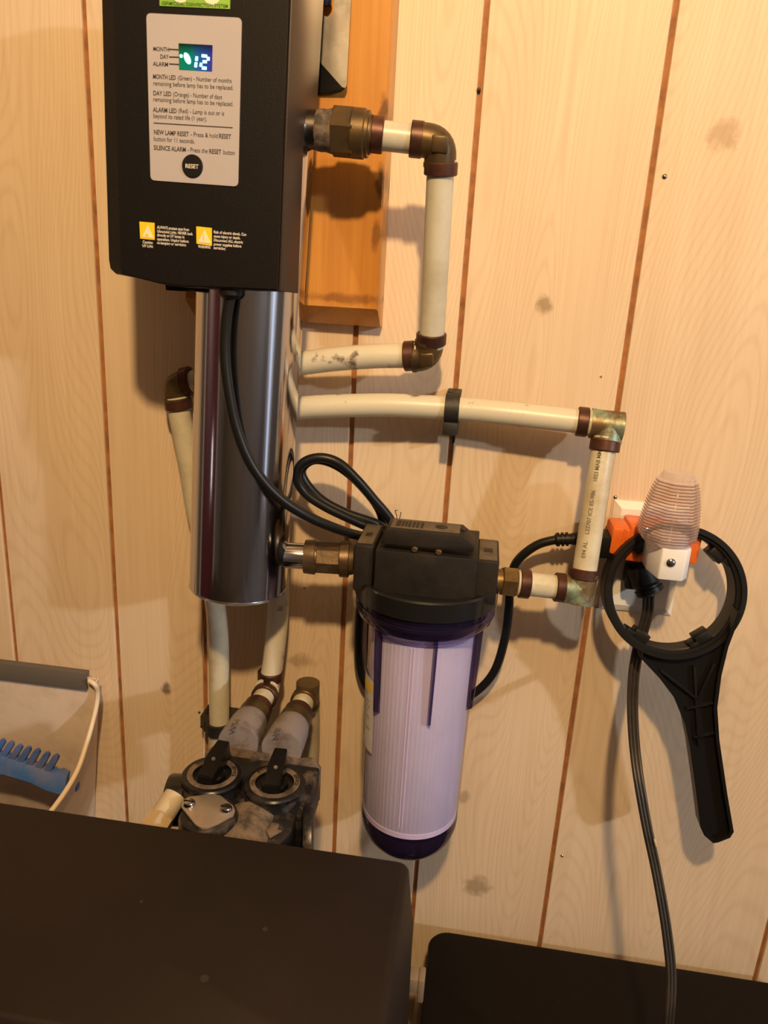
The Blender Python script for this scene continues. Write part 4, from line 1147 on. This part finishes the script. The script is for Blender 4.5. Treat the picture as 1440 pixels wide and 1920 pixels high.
# ------------------------------------------------------------------ bypass valve behind the softener
bv = Thing('bypass_valve', 'dusty black bypass valve with two black knobs and grey pipe unions', 'valve', V((EL.x + ER.x) / 2, -.18, EL.z - .03))
FWD = V(0, -1, 0)
for i, E_ in enumerate((EL, ER)):
    # elbow from the vertical pipe into the horizontal nipple
    if i == 0:
        elbow(bv, E_, Z, FWD, teflon, .0118, .012, False); ring(bv, E_ + V(.001, 0, .0155), Z)
        t = bmesh.new(); lathe(t, E_ + Z * .004, FWD, [(.006, .0128), (.012, .0135), (.013, .0128)], 24); bv.part('tape', t, teflon)
    else:
        elbow(bv, E_, -Z, FWD, olive, .0125, .016, False, True)
        t = bmesh.new(); tube(t, [E_ + V(0, .002, -.012), E_ + V(.001, .010, -.05), E_ + V(-.001, .014, -.12), E_ + V(-.004, .014, -.26)], PR, 20, 6); bv.part('pipe', t, nylon)
    ring(bv, E_ + FWD * .0165, FWD, brass_dark if i else crimp, .0140, .009)
    t = bmesh.new(); tube(t, [E_ + FWD * .012, E_ + FWD * .055], .0113, 24, 1); bv.part('pipe', t, pex)
    ring(bv, E_ + FWD * .044, FWD, crimp, .0146, .011)
    t = bmesh.new(); lathe(t, E_ + FWD * .048, FWD, [(0, .0142), (.002, .0158), (.018, .0164), (.019, .0150)], 26); bv.part('adapter', t, brass_dark)
    t = bmesh.new(); lathe(t, E_ + FWD * .062, FWD, [(0, .0150), (.003, .0168), (.012, .0182), (.030, .0190), (.042, .0192)], 40)
    un = bv.part('union', t, grey_m, label='grey plastic union')
    def place(a, b, h, E_=E_):
        phi = R(-10) + (a - .006) / .0195
        return E_ + V(math.sin(phi) * (.0196 + h), -.098 + b * 1.0, math.cos(phi) * (.0196 + h))
    def place2(a, b, h, E_=E_):
        # letters run along the pipe
        phi = R(-14 if E_ is EL else -16) - (b - .004) / .0195
        return E_ + V(math.sin(phi) * (.0193 + h), -.113 + a, math.cos(phi) * (.0193 + h))
    bv.part('embossed_mark', text_bm('NSF' if i else 'WE-1', .0085, place2, .02, 'LEFT', 1.0, .0005), duster, un, smooth=0)
# body
zx = EL.z
bm = bmesh.new()
KX = (at(398, 1447, .203).x, at(515, 1472, .203).x)
KD = .203
KZ = (at(398, 1447, KD).z + at(515, 1472, KD).z) / 2
ztop = KZ
prism(bm, [V(KX[0] - .028, -.150, ztop - .052), V(KX[1] + .030, -.150, ztop - .052), V(KX[1] + .030, -.150, ztop - .016), V(KX[1] + .022, -.150, ztop - .007), V(KX[1] + .008, -.150, ztop - .010), V(KX[0] + .008, -.150, ztop - .008), V(KX[0] - .016, -.150, ztop - .007), V(KX[0] - .026, -.150, ztop - .016)], V(0, -.004, 0), .0008)
bv.part('clip_plate', bm, duster, label='thin dusty clip plate')
bm = bmesh.new()
for kx in KX:
    lathe(bm, V(kx, -KD, ztop - .055), Z, [(0, .0255), (.046, .0265), (.052, .0255)], 48)
bounds(bm, KX[0] - .010, KX[1] + .030, -KD - .022, -.155, ztop - .055, ztop - .013, .003)
bv.part('body', bm, dustgrey)
bm = bmesh.new(); lathe(bm, V(KX[0] - .022, -KD - .006, ztop - .026), V(-1, -.15, 0), [(0, .022), (.014, .022), (.016, .021), (.0175, .0165), (.0175, .012), (.013, .010), (.013, 0)], 40)
bv.part('side_port', bm, valve_blk)
for i, kx in enumerate(KX):
    bm = bmesh.new(); c = V(kx, -KD, ztop - .004)
    hoop(bm, c, Z, [(0, .017), (0, .0268), (.003, .0268), (.0045, .0255), (.0050, .0225), (.0042, .0175)], 48)
    dial = bv.part('dial', bm, valve_blk)
    bm = bmesh.new(); hoop(bm, c + Z * .0040, Z, [(0, .0168), (0, .0222), (.0014, .0215), (.0016, .0180), (.0012, .0168)], 40); bv.part('dust', bm, duster, dial)
    bm = bmesh.new(); lathe(bm, c - Z * .001, Z, [(0, .0175), (.0015, .0172), (.002, 0)], 30); bv.part('dust', bm, rust_m, dial)
    for j, ww in enumerate(('BYPASS', 'SERVICE')):
        def place(a, b, h, j=j, c=c):
            phi = (R(155) if j == 0 else R(40)) - a / .0195 * 1.0
            rr_ = .0178 + b
            return c + V(math.cos(phi) * rr_, math.sin(phi) * rr_, .0058)
        bv.part('lettering', text_bm(ww, .0046, place, .02, 'LEFT', .9, 0), blk, dial, smooth=0)
    # arrow shaped grip
    rotk = Matrix.Rotation(R(-3 if i == 0 else 4), 3, 'Z')
    bm = bmesh.new()
    def q(x, y, z): return c + rotk @ V(x, y, z)
    hgt = .0215
    lo = [q(-.0075, -.0165, 0), q(.0075, -.0165, 0), q(.0085, .006, 0), q(.0062, .0265, 0), q(-.0062, .0265, 0), q(-.0085, .006, 0)]
    hi = [q(-.0066, -.0155, .0125), q(.0066, -.0155, .0125), q(.0072, .006, hgt - .003), q(.0056, .0260, hgt), q(-.0056, .0260, hgt), q(-.0072, .006, hgt - .003)]
    loft(bm, [lo, hi]); bmesh.ops.bevel(bm, geom=bm.edges[:], offset=.0007, segments=2, affect='EDGES')
    lathe(bm, c, Z, [(0, .0125), (.005, .0120), (.006, .0105)], 8)
    kb = bv.part('knob', bm, knob_m, smooth=30)
    bm = bmesh.new(); lathe(bm, q(0, .003, hgt - .0048), (q(0, -.010, .03) - q(0, 0, 0)), [(0, .0019), (.0016, .0017), (.0018, 0)], 10); bv.part('dot', bm, duster, kb)
# dusty front casting with arrow
bm = bmesh.new()
fx0, fx1 = at(455, 1540, .24).x, at(575, 1540, .23).x
zt2 = ztop - .010
prism(bm, [V(KX[0] + .036, -.215, zt2), V(KX[1] + .024, -.205, zt2), V(KX[1] + .026, -.243, zt2 - .003), V(KX[1] + .018, -.262, zt2 - .006), V(KX[0] + .038, -.262, zt2 - .006)], V(0, 0, -.05), .002)
bv.part('outlet_block', bm, dustgrey)
bm = bmesh.new(); lathe(bm, V(KX[1] - .012, -.225, zt2 - .022), V(0, -1, 0), [(0, .027), (.04, .027), (.042, .025)], 40); bv.part('outlet_collar', bm, duster)
bm = bmesh.new(); ac = V(KX[1] + .011, -.246, zt2 - .0030)
ar = [(-.0035, .007), (.0035, .007), (.0035, 0), (.0075, 0), (0, -.0095), (-.0075, 0), (-.0035, 0)]
prism(bm, [ac + V(x, y, 0) for x, y in ar], V(0, 0, .0022), .0004); bv.part('arrow', bm, duster)
bm = bmesh.new(); lathe(bm, V(KX[1] + .030, -.222, zt2 - .030), V(1, .25, 0), [(0, .028), (.003, .030), (.007, .030), (.009, .027)], 44); bv.part('round_flange', bm, dustgrey)

# silver two-screw cover with black drum
sv = Thing('valve_motor_cover', 'silver cover plate with two screws on black drum beside the knobs', 'cover', at(390, 1530, .25))
SD = .250
sc0 = at(390, 1521, SD); szt = sc0.z
def rp(px, py):
    # point on the horizontal plane z = szt seen at px, py
    c = at(px, py, 0); d_ = c - CAM; tt = (szt - CAM.z) / d_.z; return CAM + d_ * tt
outl = [(343, 1500), (352, 1494), (372, 1491), (398, 1488), (414, 1491), (424, 1500), (437, 1510), (441, 1519), (438, 1528), (410, 1543), (388, 1552), (378, 1552), (366, 1545), (350, 1525), (340, 1511)]
bm = bmesh.new(); prism(bm, [rp(*p) for p in outl], V(0, 0, -.0022), .0005); sv.part('plate', bm, mat('brushed_plate', (.46, .39, .34), .38, .7, noise=((.36, .29, .24), 30, .4, .7)))
bm = bmesh.new(); cc_ = rp(391, 1521)
lathe(bm, cc_ - Z * .0024, -Z, [(0, .0225), (.004, .0240), (.060, .0240)], 40); sv.part('drum', bm, dustgrey)
for (px, py) in ((355, 1508), (424, 1518)):
    bm = bmesh.new(); q_ = rp(px, py)
    lathe(bm, q_, Z, [(-.001, .0052), (.0012, .0052), (.0030, .0040), (.0034, 0)], 20)
    s0 = sv.part('screw', bm, steel)
    bm = bmesh.new(); bounds(bm, q_.x - .0045, q_.x + .0045, q_.y - .0005, q_.y + .0005, q_.z + .002, q_.z + .0036); sv.part('slot', bm, blk, s0)

# cream drain fitting
bm = bmesh.new()
da, db = at(330, 1490, .225), at(285, 1560, .255)
axd_ = (db - da)
lathe(bm, da, axd_, [(0, .006), (.001, .0098), (.022, .0102), (.0225, .0085)], 24)
dfit = Thing('drain_fitting', 'cream nylon drain fitting left of the silver cover plate', 'fitting', at(310, 1520, .24))
dfit.part('sleeve', bm, nylon)
bm = bmesh.new(); lathe(bm, da + axd_.normalized() * .020, axd_, [(0, .0112), (.0015, .0120), (.022, .0120), (.0235, .0105)], 6, V(1, 0, .35)); dfit.part('nut', bm, mat('amber_nylon', (.42, .30, .17), .4), smooth=20)
bm = bmesh.new(); lathe(bm, da + axd_.normalized() * .040, axd_, [(0, .0095), (.014, .0095)], 20); dfit.part('stem', bm, nylon)

# ------------------------------------------------------------------ softener cabinet (foreground)
CT = -.402 + CAMZ
b_l, b_r = ontop(0, 1508, CT), ontop(759, 1608, CT)
f_r = ontop(712, 1920, CT); f_l = ontop(0, 1905, CT)
yb = (b_l.y + b_r.y) / 2; yf = f_l.y
xR = b_r.x; xL = xR - .46
cab = Thing('softener_cabinet', 'large dark brown softener cabinet in the foreground under the controller', 'water softener', V((xL + xR) / 2, (yb + yf) / 2, 0))
bm = bmesh.new()
def cl_(z, g, gr=None): 
    gr = g if gr is None else gr
    r_ = .005; P = []
    x0_, x1_, y0_, y1_ = xL - g, xR + gr, yf - g, yb + min(g, .012)
    for (cx_, cy_, a0) in ((x1_ - r_, y1_ - r_, 0), (x0_ + r_, y1_ - r_, 90), (x0_ + r_, y0_ + r_, 180), (x1_ - r_, y0_ + r_, 270)):
        for i in range(5):
            a = R(a0 + 90 * i / 4); P.append(V(cx_ + math.cos(a) * r_, cy_ + math.sin(a) * r_, z))
    return P
loft(bm, [cl_(CT - .30, .012, .016), cl_(CT - .06, .008, .010), cl_(CT - .006, .002, .004), cl_(CT - .002, .0, .002), cl_(CT, -.002, -.001)])
cab.part('cover', bm, cover_m, smooth=40)
bm = bmesh.new(); bounds(bm, xL - .012, xR + .014, yf - .015, yb + .003, .0, CT - .29, .01); cab.part('cabinet_body', bm, cover_m)
for (px, py, r_) in ((497, 1742, .0020), (383, 1835, .0030), (265, 1690, .0014)):
    q_ = ontop(px, py, CT); bm = bmesh.new()
    lathe(bm, q_, Z, [(-.0006, r_), (.0002, r_ * .85), (.0004, 0)], 14); cab.part('dust_spot', bm, mat('dust_spot', (.018, .0122, .0098), .9))
q_ = at(778, 1842, 0); rr0 = q_ - CAM; xw = xR + .012; q_ = CAM + rr0 * ((xw - CAM.x) / rr0.x)
bm = bmesh.new(); bounds(bm, xw - .006, xw + .004, q_.y - .008, q_.y + .008, q_.z - .006, q_.z + .012, .0015)
bounds(bm, xw + .0035, xw + .010, q_.y - .009, q_.y + .009, q_.z - .016, q_.z + .013, .0015)
cab.part('hinge', bm, mat('lug_plastic', (.24, .18, .13), .5), label='small grey plastic lug on the right side')

# ------------------------------------------------------------------ black brine bin
p1 = ontop(836, 1744, BT); p2 = ontop(1440, 1840, BT)
by1 = (p1.y + p2.y) / 2; bxl = ontop(800, 1800, BT).x
bn = Thing('brine_bin', 'black brine bin with rounded lid standing against the wall at lower right', 'bin', V(bxl + .22, by1 - .17, 0))
def bl_(z, g, r_=.022):
    P = []; x0_, x1_, y0_, y1_ = bxl - g, bxl + .46 + g, by1 - .36 - g, by1 + g
    for (cx_, cy_, a0) in ((x1_ - r_, y1_ - r_, 0), (x0_ + r_, y1_ - r_, 90), (x0_ + r_, y0_ + r_, 180), (x1_ - r_, y0_ + r_, 270)):
        for i in range(9):
            a = R(a0 + 90 * i / 8); P.append(V(cx_ + math.cos(a) * r_, cy_ + math.sin(a) * r_, z))
    return P
bm = bmesh.new(); loft(bm, [bl_(BT - .030, .0), bl_(BT - .004, 0), bl_(BT - .001, -.0015), bl_(BT, -.004)]); bn.part('lid', bm, bin_m)
bm = bmesh.new(); loft(bm, [bl_(0, -.03), bl_(BT - .028, -.006)]); bn.part('body', bm, bin_m)

bpy.context.view_layer.update()
